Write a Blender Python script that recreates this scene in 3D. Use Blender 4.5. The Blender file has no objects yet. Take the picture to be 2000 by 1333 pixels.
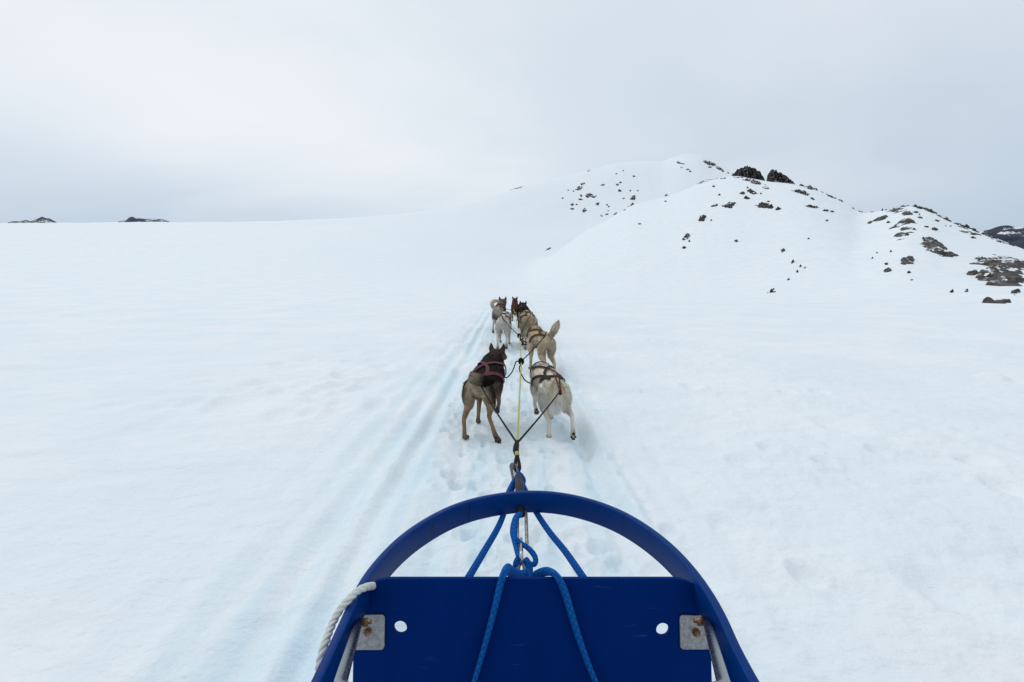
import bpy, bmesh, math, random
import numpy as np
from mathutils import Vector, Matrix

# ------------------------------------------------------------------ camera, sky, sun, exposure
SC = bpy.context.scene
COL = SC.collection
CAM_H = 1.30
FPX = 17.0 / 36.0 * 2000.0                    # focal length in photo pixels
HORIZON = 535.0
PITCH = math.atan((666.5 - HORIZON) / FPX)

cam_data = bpy.data.cameras.new('camera')
cam_data.sensor_width = 36.0
cam_data.lens = 17.0
cam_data.clip_start = 0.02
cam_data.clip_end = 12000.0
cam = bpy.data.objects.new('camera', cam_data)
COL.objects.link(cam)
cam.location = (0, 0, CAM_H)
cam.rotation_euler = (math.pi / 2 - PITCH, 0, 0)
SC.camera = cam

SUN_EL, SUN_AZ = math.radians(46), math.radians(-38)      # azimuth from +Y towards +X
world = bpy.data.worlds.new('World')
SC.world = world
world.use_nodes = True
wn, wl = world.node_tree.nodes, world.node_tree.links
wn.clear()


def wnode(t, **kw):
    n = wn.new(t)
    for k, v in kw.items():
        setattr(n, k, v)
    return n


def wmath(op, a, b=None, clamp=False):
    n = wnode('ShaderNodeMath', operation=op, use_clamp=clamp)
    for i, s in enumerate((a, b)):
        if s is None:
            continue
        if isinstance(s, (int, float)):
            n.inputs[i].default_value = s
        else:
            wl.new(s, n.inputs[i])
    return n.outputs[0]


tc = wnode('ShaderNodeTexCoord')
sep = wnode('ShaderNodeSeparateXYZ')
wl.new(tc.outputs['Generated'], sep.inputs[0])
zpos = wmath('MAXIMUM', sep.outputs[2], 0.0)
den = wmath('ADD', zpos, 0.22)
cu = wmath('DIVIDE', sep.outputs[0], den)
cv = wmath('DIVIDE', sep.outputs[1], den)
comb = wnode('ShaderNodeCombineXYZ')
wl.new(cu, comb.inputs[0]); wl.new(cv, comb.inputs[1])
mapc = wnode('ShaderNodeMapping')
mapc.inputs['Location'].default_value = (5.3, 2.2, 0)
mapc.inputs['Scale'].default_value = (0.55, 0.85, 1)
wl.new(comb.outputs[0], mapc.inputs[0])
nz1 = wnode('ShaderNodeTexNoise')
nz1.inputs['Scale'].default_value = 1.0
nz1.inputs['Detail'].default_value = 5.0
nz1.inputs['Roughness'].default_value = 0.50
nz1.inputs['Distortion'].default_value = 0.35
wl.new(mapc.outputs[0], nz1.inputs['Vector'])
ramp = wnode('ShaderNodeValToRGB')
e = ramp.color_ramp.elements
e[0].position, e[0].color = 0.36, (0.685, 0.75, 0.81, 1)
e[1].position, e[1].color = 0.62, (0.83, 0.85, 0.885, 1)
m = e.new(0.48); m.color = (0.755, 0.805, 0.85, 1)
wl.new(nz1.outputs['Fac'], ramp.inputs[0])
# a bluer, thicker band of cloud low over the horizon, broken by the same noise
lown = wnode('ShaderNodeTexNoise')
lown.inputs['Scale'].default_value = 1.9
lown.inputs['Detail'].default_value = 4.0
lown.inputs['Roughness'].default_value = 0.45
mapl = wnode('ShaderNodeMapping')
mapl.inputs['Location'].default_value = (2.2, 5.3, 3.71)
mapl.inputs['Scale'].default_value = (1.0, 1.0, 2.6)
wl.new(tc.outputs['Generated'], mapl.inputs[0])
wl.new(mapl.outputs[0], lown.inputs['Vector'])
lnz = wmath('MULTIPLY', wmath('SUBTRACT', lown.outputs['Fac'], 0.5), 1.6)
lowR = wmath('MULTIPLY', wmath('POWER', 2.718, wmath('MULTIPLY', zpos, -2.6)),
             wmath('ADD', wmath('MULTIPLY', wmath('MAXIMUM', sep.outputs[0], 0.0), 1.55), wmath('MULTIPLY', lnz, 0.5), clamp=True))
lowL = wmath('MULTIPLY', wmath('POWER', 2.718, wmath('MULTIPLY', wmath('POWER', wmath('MULTIPLY', zpos, 6.6), 2.0), -1.0)),
             wmath('ADD', wmath('MULTIPLY', wmath('MAXIMUM', wmath('MULTIPLY', sep.outputs[0], -1.0), 0.0), 1.6), wmath('MULTIPLY', lnz, 0.6), clamp=True))
low = wmath('ADD', lowR, lowL, clamp=True)
mixl = wnode('ShaderNodeMixRGB')
mixl.inputs[2].default_value = (0.42, 0.53, 0.665, 1)
wl.new(low, mixl.inputs[0]); wl.new(ramp.outputs[0], mixl.inputs[1])
sky = wnode('ShaderNodeTexSky', sky_type='NISHITA')
sky.sun_disc = False
sky.sun_elevation = SUN_EL
sky.sun_rotation = SUN_AZ
bg_sky = wnode('ShaderNodeBackground'); bg_sky.inputs[1].default_value = 0.10
wl.new(sky.outputs[0], bg_sky.inputs[0])
bg_cl = wnode('ShaderNodeBackground'); bg_cl.inputs[1].default_value = 1.0
wl.new(mixl.outputs[0], bg_cl.inputs[0])
mixs = wnode('ShaderNodeMixShader'); mixs.inputs[0].default_value = 0.95   # cloud cover
wl.new(bg_sky.outputs[0], mixs.inputs[1]); wl.new(bg_cl.outputs[0], mixs.inputs[2])
wout = wnode('ShaderNodeOutputWorld')
wl.new(mixs.outputs[0], wout.inputs[0])

sun_data = bpy.data.lights.new('sun', 'SUN')
sun_data.energy = 0.6
sun_data.angle = math.radians(22)
sun_data.color = (1.0, 0.97, 0.93)
sun = bpy.data.objects.new('sun', sun_data)
COL.objects.link(sun)
sdir = Vector((math.sin(SUN_AZ) * math.cos(SUN_EL), math.cos(SUN_AZ) * math.cos(SUN_EL), math.sin(SUN_EL)))
sun.rotation_euler = (-sdir).to_track_quat('-Z', 'Y').to_euler()
sun.location = (0, 0, 60)

SC.view_settings.view_transform = 'Standard'
SC.view_settings.look = 'None'
SC.view_settings.exposure = 0.10
SC.view_settings.gamma = 1.0
SC.view_settings.use_curve_mapping = False
SC.render.engine = 'CYCLES'
SC.cycles.use_denoising = True
SC.cycles.max_bounces = 8
SC.cycles.diffuse_bounces = 5


# ------------------------------------------------------------------ pixel helpers (a pixel is a direction)
CP, SP = math.cos(PITCH), math.sin(PITCH)
ORG = np.array([0, 0, CAM_H])


def ray(u, v):
    cx, cy = (u - 1000.0) / FPX, (666.5 - v) / FPX
    return np.array([cx, CP + cy * SP, -SP + cy * CP])


def on_z(u, v, z):
    d = ray(u, v)
    return ORG + d * ((z - CAM_H) / d[2])


def at_y(u, v, y):
    d = ray(u, v)
    return ORG + d * (y / d[1])


# ------------------------------------------------------------------ numpy noise
def _hash(ix, iy, seed):
    n = (ix.astype(np.int64) * 374761393 + iy.astype(np.int64) * 668265263 + seed * 974634777) & 0xffffffff
    n = ((n ^ (n >> 13)) * 1274126177) & 0xffffffff
    n = n ^ (n >> 16)
    return n.astype(np.float64) / 4294967295.0


def vnoise(x, y, seed=0):
    xi, yi = np.floor(x), np.floor(y)
    fx, fy = x - xi, y - yi
    fx = fx * fx * fx * (fx * (fx * 6 - 15) + 10)
    fy = fy * fy * fy * (fy * (fy * 6 - 15) + 10)
    a, b = _hash(xi, yi, seed), _hash(xi + 1, yi, seed)
    c, d = _hash(xi, yi + 1, seed), _hash(xi + 1, yi + 1, seed)
    return (a + (b - a) * fx) * (1 - fy) + (c + (d - c) * fx) * fy - 0.5


def fbm(x, y, seed=0, oct=4, rough=0.5):
    s, amp = 0.0, 1.0
    for k in range(oct):
        s = s + amp * vnoise(x * 2 ** k + 17.3 * k, y * 2 ** k - 9.1 * k, seed + k)
        amp *= rough
    return s


def sstep(a, b, x):
    t = np.clip((x - a) / (b - a), 0, 1)
    return t * t * (3 - 2 * t)


# ------------------------------------------------------------------ object helpers
def tag(o, label=None, cat=None, group=None, kind=None):
    for k, v in (('label', label), ('category', cat), ('group', group), ('kind', kind)):
        if v:
            o[k] = v
    return o


def empty(name, loc=(0, 0, 0), rz=0.0, label=None, cat=None, group=None):
    o = bpy.data.objects.new(name, None)
    COL.objects.link(o)
    o.location = loc
    o.rotation_euler = (0, 0, rz)
    o.empty_display_size = 0.05
    return tag(o, label, cat, group)


def link(name, me, mat, parent=None, local=False):
    """link mesh data as one object; vertices are world coordinates unless local"""
    o = bpy.data.objects.new(name, me)
    COL.objects.link(o)
    if mat is not None and not me.materials:
        me.materials.append(mat)
    if parent is not None:
        o.parent = parent
        if not local:
            # an Empty stands at its thing's base; a mesh part already carries world coordinates
            base = parent.location if parent.type == 'EMPTY' else Vector((0, 0, 0))
            o.matrix_parent_inverse = Matrix.Translation(-base)
    return o


def mesh_from(verts, faces, smooth=True, uv=None):
    me = bpy.data.meshes.new('mesh')
    me.from_pydata([tuple(map(float, v)) for v in verts], [], [tuple(map(int, f)) for f in faces])
    if smooth:
        me.shade_smooth()
    if uv is not None:
        lay = me.uv_layers.new(name='UVMap')
        idx = np.empty(len(me.loops), dtype=np.int32)
        me.loops.foreach_get('vertex_index', idx)
        lay.data.foreach_set('uv', np.asarray(uv, dtype=np.float32)[idx].ravel())
    me.update()
    return me


def catmull(pts, n):
    """resample a polyline of rows (any width) with a Catmull-Rom spline to n rows"""
    P = np.asarray(pts, dtype=float)
    if len(P) == 2:
        t = np.linspace(0, 1, n)[:, None]
        return P[0] * (1 - t) + P[1] * t
    Q = np.vstack([2 * P[0] - P[1], P, 2 * P[-1] - P[-2]])
    seg = np.linalg.norm(np.diff(P[:, :3], axis=0), axis=1) ** 0.8 + 1e-6
    cum = np.concatenate([[0], np.cumsum(seg)])
    out = []
    for s in np.linspace(0, cum[-1], n):
        i = min(int(np.searchsorted(cum, s, side='right')) - 1, len(P) - 2)
        t = (s - cum[i]) / seg[i]
        a, b, c, d = Q[i], Q[i + 1], Q[i + 2], Q[i + 3]
        out.append(0.5 * (2 * b + (c - a) * t + (2 * a - 5 * b + 4 * c - d) * t * t + (3 * b - a - 3 * c + d) * t ** 3))
    return np.array(out)


def frames(P, up0=(0, 0, 1)):
    T = np.gradient(P, axis=0)
    T /= np.linalg.norm(T, axis=1)[:, None] + 1e-12
    u = np.array(up0, float)
    if abs(np.dot(u, T[0])) > 0.95:
        u = np.array([1.0, 0, 0])
    U = []
    for t in T:
        u = u - t * np.dot(u, t)
        u /= np.linalg.norm(u) + 1e-12
        U.append(u.copy())
    U = np.array(U)
    return T, U, np.cross(T, U)


def tube_arrays(pts, rad, n=None, sides=10, flat=1.0, closed=False, up0=(0, 0, 1)):
    """verts, faces, uv of a tube; rad scalar or per control point; flat squashes it along its up axis"""
    P0 = np.asarray(pts, float)
    r0 = np.full(len(P0), rad, float) if np.isscalar(rad) else np.asarray(rad, float)
    if n is None:
        n = max(2, len(P0) * 6)
    R = catmull(np.column_stack([P0, r0]), n)
    P, r = R[:, :3], R[:, 3]
    T, U, S = frames(P, up0)
    L = np.concatenate([[0], np.cumsum(np.linalg.norm(np.diff(P, axis=0), axis=1))])
    V, UV, Fc = [], [], []
    for i in range(n):
        for k in range(sides + 1):
            a = 2 * math.pi * k / sides
            V.append(P[i] + r[i] * (math.cos(a) * S[i] + math.sin(a) * flat * U[i]))
            UV.append((L[i], k / sides))
    w = sides + 1
    for i in range(n - 1):
        for k in range(sides):
            Fc.append((i * w + k, i * w + k + 1, (i + 1) * w + k + 1, (i + 1) * w + k))
    if not closed:
        for i, rev in ((0, True), (n - 1, False)):
            f = [i * w + k for k in range(sides)]
            Fc.append(f[::-1] if rev else f)
    return V, Fc, UV


def tube(name, pts, rad, mat, parent=None, **kw):
    V, Fc, UV = tube_arrays(pts, rad, **kw)
    return link(name, mesh_from(V, Fc, True, UV), mat, parent)


def merge(parts):
    V, Fc, UV = [], [], []
    for v, f, uv in parts:
        b = len(V)
        V += list(v); UV += list(uv)
        Fc += [tuple(i + b for i in q) for q in f]
    return V, Fc, UV


def plate(loops, thick, bevel, M, name, mat, parent):
    """a flat plate cut from 2D loops (first outer, others holes), thickness along local Z, placed with matrix M"""
    cu_ = bpy.data.curves.new('plate', 'CURVE')
    cu_.dimensions = '2D'
    cu_.fill_mode = 'BOTH'
    cu_.extrude = thick / 2 - bevel
    cu_.bevel_depth = bevel
    cu_.bevel_resolution = 2
    cu_.offset = -bevel
    for lp in loops:
        sp = cu_.splines.new('POLY')
        sp.points.add(len(lp) - 1)
        for q, c in zip(sp.points, lp):
            q.co = (c[0], c[1], 0, 1)
        sp.use_cyclic_u = True
    tmp = bpy.data.objects.new('tmp', cu_)
    COL.objects.link(tmp)
    dg = bpy.context.evaluated_depsgraph_get()
    me = bpy.data.meshes.new_from_object(tmp.evaluated_get(dg))
    bpy.data.objects.remove(tmp)
    bpy.data.curves.remove(cu_)
    me.transform(M)
    me.materials.clear()
    for p in me.polygons:
        p.use_smooth = True
    me.set_sharp_from_angle(angle=math.radians(40))
    return link(name, me, mat, parent)


def arc(cx, cy, r, a0, a1, n=10):
    return [(cx + r * math.cos(a0 + (a1 - a0) * i / n), cy + r * math.sin(a0 + (a1 - a0) * i / n)) for i in range(n + 1)]


def round_rect(x0, y0, x1, y1, r, n=8):
    h = math.pi / 2
    return (arc(x1 - r, y1 - r, r, 0, h, n) + arc(x0 + r, y1 - r, r, h, 2 * h, n) +
            arc(x0 + r, y0 + r, r, 2 * h, 3 * h, n) + arc(x1 - r, y0 + r, r, 3 * h, 4 * h, n))


# ------------------------------------------------------------------ materials
def new_mat(name):
    mt = bpy.data.materials.new(name)
    mt.use_nodes = True
    nt = mt.node_tree
    return mt, nt.nodes, nt.links, nt.nodes['Principled BSDF']


def mat_snow():
    mt, N, L, B = new_mat('snow')
    geo = N.new('ShaderNodeNewGeometry')

    def noise(scale, detail, rough=0.5, sc=(1, 1, 1)):
        mp = N.new('ShaderNodeMapping'); mp.inputs['Scale'].default_value = sc
        L.new(geo.outputs['Position'], mp.inputs[0])
        n = N.new('ShaderNodeTexNoise')
        n.inputs['Scale'].default_value = scale
        n.inputs['Detail'].default_value = detail
        n.inputs['Roughness'].default_value = rough
        L.new(mp.outputs[0], n.inputs['Vector'])
        return n.outputs['Fac']

    r = N.new('ShaderNodeValToRGB')
    r.color_ramp.elements[0].position = 0.30
    r.color_ramp.elements[0].color = (0.745, 0.83, 0.870, 1)      # wetter, icier snow
    r.color_ramp.elements[1].position = 0.66
    r.color_ramp.elements[1].color = (0.84, 0.868, 0.886, 1)     # dry surface snow
    L.new(noise(0.55, 6, 0.6), r.inputs[0])
    # faint pinkish dust and grit that gathers on old summer snow
    r2 = N.new('ShaderNodeValToRGB')
    r2.color_ramp.elements[0].position = 0.50
    r2.color_ramp.elements[0].color = (1, 1, 1, 1)
    r2.color_ramp.elements[1].position = 0.80
    r2.color_ramp.elements[1].color = (0.975, 0.955, 0.965, 1)
    L.new(noise(0.9, 7, 0.65, (1.0, 2.4, 1.0)), r2.inputs[0])
    mx = N.new('ShaderNodeMixRGB'); mx.blend_type = 'MULTIPLY'; mx.inputs[0].default_value = 1
    L.new(r.outputs[0], mx.inputs[1]); L.new(r2.outputs[0], mx.inputs[2])
    # packed, icier snow where sleds and dogs run (a band along the trail), patchy
    sp = N.new('ShaderNodeSeparateXYZ'); L.new(geo.outputs['Position'], sp.inputs[0])

    def mth(op, a, b):
        n = N.new('ShaderNodeMath'); n.operation = op
        for i, q in enumerate((a, b)):
            if isinstance(q, (int, float)):
                n.inputs[i].default_value = q
            else:
                L.new(q, n.inputs[i])
        return n.outputs[0]
    off = mth('ABSOLUTE', mth('ADD', sp.outputs[0], 0.22), 0.0)
    band_ = N.new('ShaderNodeMapRange'); band_.interpolation_type = 'SMOOTHSTEP'
    band_.inputs[1].default_value = 1.45; band_.inputs[2].default_value = 0.55
    L.new(off, band_.inputs[0])
    pat = N.new('ShaderNodeMapRange'); pat.inputs[1].default_value = 0.36; pat.inputs[2].default_value = 0.64
    L.new(noise(1.0, 5, 0.55, (7.0, 1.1, 1.0)), pat.inputs[0])
    near_ = N.new('ShaderNodeMapRange'); near_.inputs[1].default_value = 40; near_.inputs[2].default_value = 15
    L.new(sp.outputs[1], near_.inputs[0])
    pk = mth('MULTIPLY', mth('MULTIPLY', band_.outputs[0], pat.outputs[0]), near_.outputs[0])
    mx2 = N.new('ShaderNodeMixRGB'); mx2.inputs[2].default_value = (0.63, 0.785, 0.865, 1)
    L.new(mth('MULTIPLY', pk, 0.85), mx2.inputs[0]); L.new(mx.outputs[0], mx2.inputs[1])
    L.new(mx2.outputs[0], B.inputs['Base Color'])
    B.inputs['Roughness'].default_value = 0.75
    B.inputs['Specular IOR Level'].default_value = 0.15
    b1 = N.new('ShaderNodeBump'); b1.inputs['Strength'].default_value = 0.5; b1.inputs['Distance'].default_value = 0.02
    L.new(noise(22, 6, 0.62), b1.inputs['Height'])
    b2 = N.new('ShaderNodeBump'); b2.inputs['Strength'].default_value = 0.45; b2.inputs['Distance'].default_value = 0.06
    L.new(noise(4.2, 5, 0.55, (1, 1.7, 1)), b2.inputs['Height'])
    L.new(b1.outputs[0], b2.inputs['Normal'])
    L.new(b2.outputs[0], B.inputs['Normal'])
    return mt


def mat_rock(name, c0, c1, scale, snow_amt=None, snow_scale=0.4):
    mt, N, L, B = new_mat(name)
    geo = N.new('ShaderNodeNewGeometry')
    mp = N.new('ShaderNodeMapping')
    mp.inputs['Scale'].default_value = (0.6, 0.6, 2.2)
    mp.inputs['Rotation'].default_value = (0.25, 0.4, 0)
    L.new(geo.outputs['Position'], mp.inputs[0])
    n = N.new('ShaderNodeTexNoise'); n.inputs['Scale'].default_value = scale
    n.inputs['Detail'].default_value = 8; n.inputs['Roughness'].default_value = 0.65
    L.new(mp.outputs[0], n.inputs['Vector'])
    r = N.new('ShaderNodeValToRGB')
    r.color_ramp.elements[0].position = 0.34; r.color_ramp.elements[0].color = (*c0, 1)
    r.color_ramp.elements[1].position = 0.66; r.color_ramp.elements[1].color = (*c1, 1)
    L.new(n.outputs['Fac'], r.inputs[0])
    col = r.outputs[0]
    if snow_amt is not None:
        sp = N.new('ShaderNodeSeparateXYZ'); L.new(geo.outputs['Normal'], sp.inputs[0])
        n2 = N.new('ShaderNodeTexNoise'); n2.inputs['Scale'].default_value = snow_scale
        n2.inputs['Detail'].default_value = 6; n2.inputs['Roughness'].default_value = 0.7
        L.new(geo.outputs['Position'], n2.inputs['Vector'])
        ad = N.new('ShaderNodeMath'); ad.operation = 'MULTIPLY_ADD'
        L.new(sp.outputs[2], ad.inputs[0]); ad.inputs[1].default_value = 0.55; L.new(n2.outputs['Fac'], ad.inputs[2])
        th = N.new('ShaderNodeMapRange')
        th.inputs[1].default_value = 1.02 - snow_amt; th.inputs[2].default_value = 1.06 - snow_amt
        L.new(ad.outputs[0], th.inputs[0])
        mx = N.new('ShaderNodeMixRGB')
        L.new(th.outputs[0], mx.inputs[0]); L.new(col, mx.inputs[1])
        mx.inputs[2].default_value = (0.84, 0.89, 0.94, 1)
        col = mx.outputs[0]
    L.new(col, B.inputs['Base Color'])
    B.inputs['Roughness'].default_value = 0.9
    B.inputs['Specular IOR Level'].default_value = 0.2
    b = N.new('ShaderNodeBump'); b.inputs['Strength'].default_value = 0.8; b.inputs['Distance'].default_value = 0.6 / scale
    L.new(n.outputs['Fac'], b.inputs['Height']); L.new(b.outputs[0], B.inputs['Normal'])
    return mt


def mat_plastic(name, col, rough=0.42, spec=0.25, streak=0.0):
    mt, N, L, B = new_mat(name)
    geo = N.new('ShaderNodeNewGeometry')
    n = N.new('ShaderNodeTexNoise'); n.inputs['Scale'].default_value = 9
    n.inputs['Detail'].default_value = 8; n.inputs['Roughness'].default_value = 0.7
    mp = N.new('ShaderNodeMapping'); mp.inputs['Scale'].default_value = (1, 1, 0.25)
    L.new(geo.outputs['Position'], mp.inputs[0]); L.new(mp.outputs[0], n.inputs['Vector'])
    r = N.new('ShaderNodeValToRGB')
    r.color_ramp.elements[0].position = 0.3; r.color_ramp.elements[0].color = tuple(c * 0.82 for c in col) + (1,)
    r.color_ramp.elements[1].position = 0.7; r.color_ramp.elements[1].color = tuple(col) + (1,)
    L.new(n.outputs['Fac'], r.inputs[0])
    colo = r.outputs[0]
    if streak:
        # scuffs and dark rub marks of their own shape
        mp2 = N.new('ShaderNodeMapping'); mp2.inputs['Scale'].default_value = (26, 26, 5)
        L.new(geo.outputs['Position'], mp2.inputs[0])
        v = N.new('ShaderNodeTexNoise'); v.inputs['Scale'].default_value = 1.0
        v.inputs['Detail'].default_value = 4; v.inputs['Roughness'].default_value = 0.75
        L.new(mp2.outputs[0], v.inputs['Vector'])
        t = N.new('ShaderNodeMapRange'); t.inputs[1].default_value = 0.62; t.inputs[2].default_value = 0.72
        t.inputs[4].default_value = streak
        L.new(v.outputs['Fac'], t.inputs[0])
        mx = N.new('ShaderNodeMixRGB'); mx.inputs[2].default_value = (0.010, 0.012, 0.016, 1)
        L.new(t.outputs[0], mx.inputs[0]); L.new(colo, mx.inputs[1])
        # pale hairline scratches
        mp3 = N.new('ShaderNodeMapping'); mp3.inputs['Scale'].default_value = (9, 9, 70); mp3.inputs['Rotation'].default_value = (0, 0.35, 0)
        L.new(geo.outputs['Position'], mp3.inputs[0])
        v3 = N.new('ShaderNodeTexNoise'); v3.inputs['Scale'].default_value = 1.4; v3.inputs['Detail'].default_value = 3
        L.new(mp3.outputs[0], v3.inputs['Vector'])
        t3 = N.new('ShaderNodeMapRange'); t3.inputs[1].default_value = 0.70; t3.inputs[2].default_value = 0.76; t3.inputs[4].default_value = 0.06
        L.new(v3.outputs['Fac'], t3.inputs[0])
        mx3 = N.new('ShaderNodeMixRGB'); mx3.inputs[2].default_value = (0.25, 0.33, 0.45, 1)
        L.new(t3.outputs[0], mx3.inputs[0]); L.new(mx.outputs[0], mx3.inputs[1])
        colo = mx3.outputs[0]
    L.new(colo, B.inputs['Base Color'])
    B.inputs['Specular IOR Level'].default_value = spec
    rr = N.new('ShaderNodeMapRange'); rr.inputs[3].default_value = rough * 0.8; rr.inputs[4].default_value = rough * 1.25
    L.new(n.outputs['Fac'], rr.inputs[0]); L.new(rr.outputs[0], B.inputs['Roughness'])
    return mt


def mat_rope(name, col, dark, su=70.0, sv=3.0, strength=0.6):
    """braid: two crossing sets of diagonal ribs in the rope's own length/girth coordinates"""
    mt, N, L, B = new_mat(name)
    uv = N.new('ShaderNodeUVMap')
    sp = N.new('ShaderNodeSeparateXYZ'); L.new(uv.outputs[0], sp.inputs[0])

    def mth(op, a, b=None):
        n = N.new('ShaderNodeMath'); n.operation = op
        for i, s in enumerate((a, b)):
            if s is None:
                continue
            if isinstance(s, (int, float)):
                n.inputs[i].default_value = s
            else:
                L.new(s, n.inputs[i])
        return n.outputs[0]
    a = mth('MULTIPLY', sp.outputs[0], su * 2 * math.pi)
    b = mth('MULTIPLY', sp.outputs[1], sv * 2 * math.pi)
    s1 = mth('SINE', mth('ADD', a, b)); s2 = mth('SINE', mth('SUBTRACT', a, b))
    h = mth('POWER', mth('MINIMUM', mth('ABSOLUTE', s1), mth('ABSOLUTE', s2)), 0.6)
    mx = N.new('ShaderNodeMixRGB')
    mx.inputs[1].default_value = (*dark, 1); mx.inputs[2].default_value = (*col, 1)
    L.new(h, mx.inputs[0]); L.new(mx.outputs[0], B.inputs['Base Color'])
    B.inputs['Roughness'].default_value = 0.8
    B.inputs['Specular IOR Level'].default_value = 0.06
    bp = N.new('ShaderNodeBump'); bp.inputs['Strength'].default_value = strength; bp.inputs['Distance'].default_value = 0.003
    L.new(h, bp.inputs['Height']); L.new(bp.outputs[0], B.inputs['Normal'])
    return mt


def mat_metal(name, col, rough, metallic=1.0, rust=0.0):
    mt, N, L, B = new_mat(name)
    geo = N.new('ShaderNodeNewGeometry')
    n = N.new('ShaderNodeTexNoise'); n.inputs['Scale'].default_value = 130
    n.inputs['Detail'].default_value = 5; n.inputs['Roughness'].default_value = 0.7
    L.new(geo.outputs['Position'], n.inputs['Vector'])
    r = N.new('ShaderNodeValToRGB')
    r.color_ramp.elements[0].position = 0.36; r.color_ramp.elements[0].color = tuple(c * 0.55 for c in col) + (1,)
    r.color_ramp.elements[1].position = 0.6; r.color_ramp.elements[1].color = tuple(col) + (1,)
    L.new(n.outputs['Fac'], r.inputs[0])
    colo = r.outputs[0]
    B.inputs['Metallic'].default_value = metallic
    if rust:
        n2 = N.new('ShaderNodeTexNoise'); n2.inputs['Scale'].default_value = 60; n2.inputs['Detail'].default_value = 4
        L.new(geo.outputs['Position'], n2.inputs['Vector'])
        t = N.new('ShaderNodeMapRange'); t.inputs[1].default_value = 0.62 - rust * 0.4; t.inputs[2].default_value = 0.72 - rust * 0.4
        L.new(n2.outputs['Fac'], t.inputs[0])
        mx = N.new('ShaderNodeMixRGB'); mx.inputs[2].default_value = (0.13, 0.055, 0.02, 1)
        L.new(t.outputs[0], mx.inputs[0]); L.new(colo, mx.inputs[1]); colo = mx.outputs[0]
        iv = N.new('ShaderNodeMapRange'); iv.inputs[3].default_value = metallic; iv.inputs[4].default_value = 0.1
        L.new(t.outputs[0], iv.inputs[0]); L.new(iv.outputs[0], B.inputs['Metallic'])
    L.new(colo, B.inputs['Base Color'])
    rr = N.new('ShaderNodeMapRange'); rr.inputs[3].default_value = rough * 0.7; rr.inputs[4].default_value = rough * 1.4
    L.new(n.outputs['Fac'], rr.inputs[0]); L.new(rr.outputs[0], B.inputs['Roughness'])
    b = N.new('ShaderNodeBump'); b.inputs['Strength'].default_value = 0.15; b.inputs['Distance'].default_value = 0.001
    L.new(n.outputs['Fac'], b.inputs['Height']); L.new(b.outputs[0], B.inputs['Normal'])
    return mt


def mat_fur(name, thin):
    mt, N, L, B = new_mat(name)
    at = N.new('ShaderNodeAttribute'); at.attribute_name = 'Col'
    L.new(at.outputs['Color'], B.inputs['Base Color'])
    B.inputs['Roughness'].default_value = 0.85
    B.inputs['Specular IOR Level'].default_value = 0.12
    if thin:                                   # light passes through the hair tips
        tr_ = N.new('ShaderNodeBsdfTranslucent'); mx_ = N.new('ShaderNodeMixShader')
        mx_.inputs[0].default_value = 0.42
        L.new(at.outputs['Color'], tr_.inputs[0])
        L.new(B.outputs[0], mx_.inputs[1]); L.new(tr_.outputs[0], mx_.inputs[2])
        L.new(mx_.outputs[0], N['Material Output'].inputs['Surface'])
    return mt


def mat_plain(name, col, rough=0.7, spec=0.2):
    mt, N, L, B = new_mat(name)
    geo = N.new('ShaderNodeNewGeometry')
    n = N.new('ShaderNodeTexNoise'); n.inputs['Scale'].default_value = 90; n.inputs['Detail'].default_value = 4
    L.new(geo.outputs['Position'], n.inputs['Vector'])
    r = N.new('ShaderNodeValToRGB')
    r.color_ramp.elements[0].position = 0.3; r.color_ramp.elements[0].color = tuple(c * 0.6 for c in col) + (1,)
    r.color_ramp.elements[1].position = 0.7; r.color_ramp.elements[1].color = tuple(min(1, c * 1.2) for c in col) + (1,)
    L.new(n.outputs['Fac'], r.inputs[0]); L.new(r.outputs[0], B.inputs['Base Color'])
    B.inputs['Roughness'].default_value = rough
    B.inputs['Specular IOR Level'].default_value = spec
    return mt


M_SNOW = mat_snow()
M_ROCK = mat_rock('rock', (0.016, 0.016, 0.018), (0.095, 0.084, 0.076), 0.42, 0.03, 0.5)
M_ROCK2 = mat_rock('pale_rock', (0.020, 0.019, 0.019), (0.18, 0.167, 0.155), 1.1, 0.0, 0.35)
M_CRAG = mat_rock('crag_rock', (0.008, 0.009, 0.012), (0.125, 0.115, 0.110), 0.55, 0.03, 0.22)
M_FAR = mat_rock('far_rock', (0.028, 0.038, 0.058), (0.060, 0.070, 0.095), 0.05, -0.045, 0.045)  # distance haze is put into the rock colour as a blue tint
M_PANEL = mat_plastic('panel_plastic', (0.0002, 0.021, 0.148), 0.5, 0.02, 0.2)
M_HOOP = mat_plastic('hoop_plastic', (0.0003, 0.035, 0.19), 0.42, 0.10, 0.9)
M_BROPE = mat_rope('blue_rope', (0.004, 0.085, 0.36), (0.002, 0.05, 0.22), 34, 2)
M_BROPE2 = mat_rope('faded_blue_rope', (0.006, 0.115, 0.42), (0.003, 0.065, 0.26), 34, 2)
M_WROPE = mat_rope('white_rope', (0.72, 0.74, 0.70), (0.50, 0.53, 0.50), 160, 2, 0.3)
M_YROPE = mat_rope('yellow_rope', (0.52, 0.51, 0.14), (0.32, 0.32, 0.09), 90, 2, 0.4)
M_KROPE = mat_rope('black_rope', (0.020, 0.021, 0.024), (0.007, 0.007, 0.009), 90, 2, 0.4)
M_GROPE = mat_rope('grey_rope', (0.36, 0.35, 0.33), (0.10, 0.10, 0.10), 80, 2, 0.6)
M_STEEL = mat_metal('steel', (0.52, 0.52, 0.53), 0.36)
M_TUBE = mat_metal('tube_steel', (0.125, 0.14, 0.165), 0.26)
M_PLATE = mat_metal('bracket_steel', (0.37, 0.365, 0.37), 0.42)
M_OLDST = mat_metal('old_steel', (0.42, 0.39, 0.33), 0.5, 0.85, 0.15)
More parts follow.
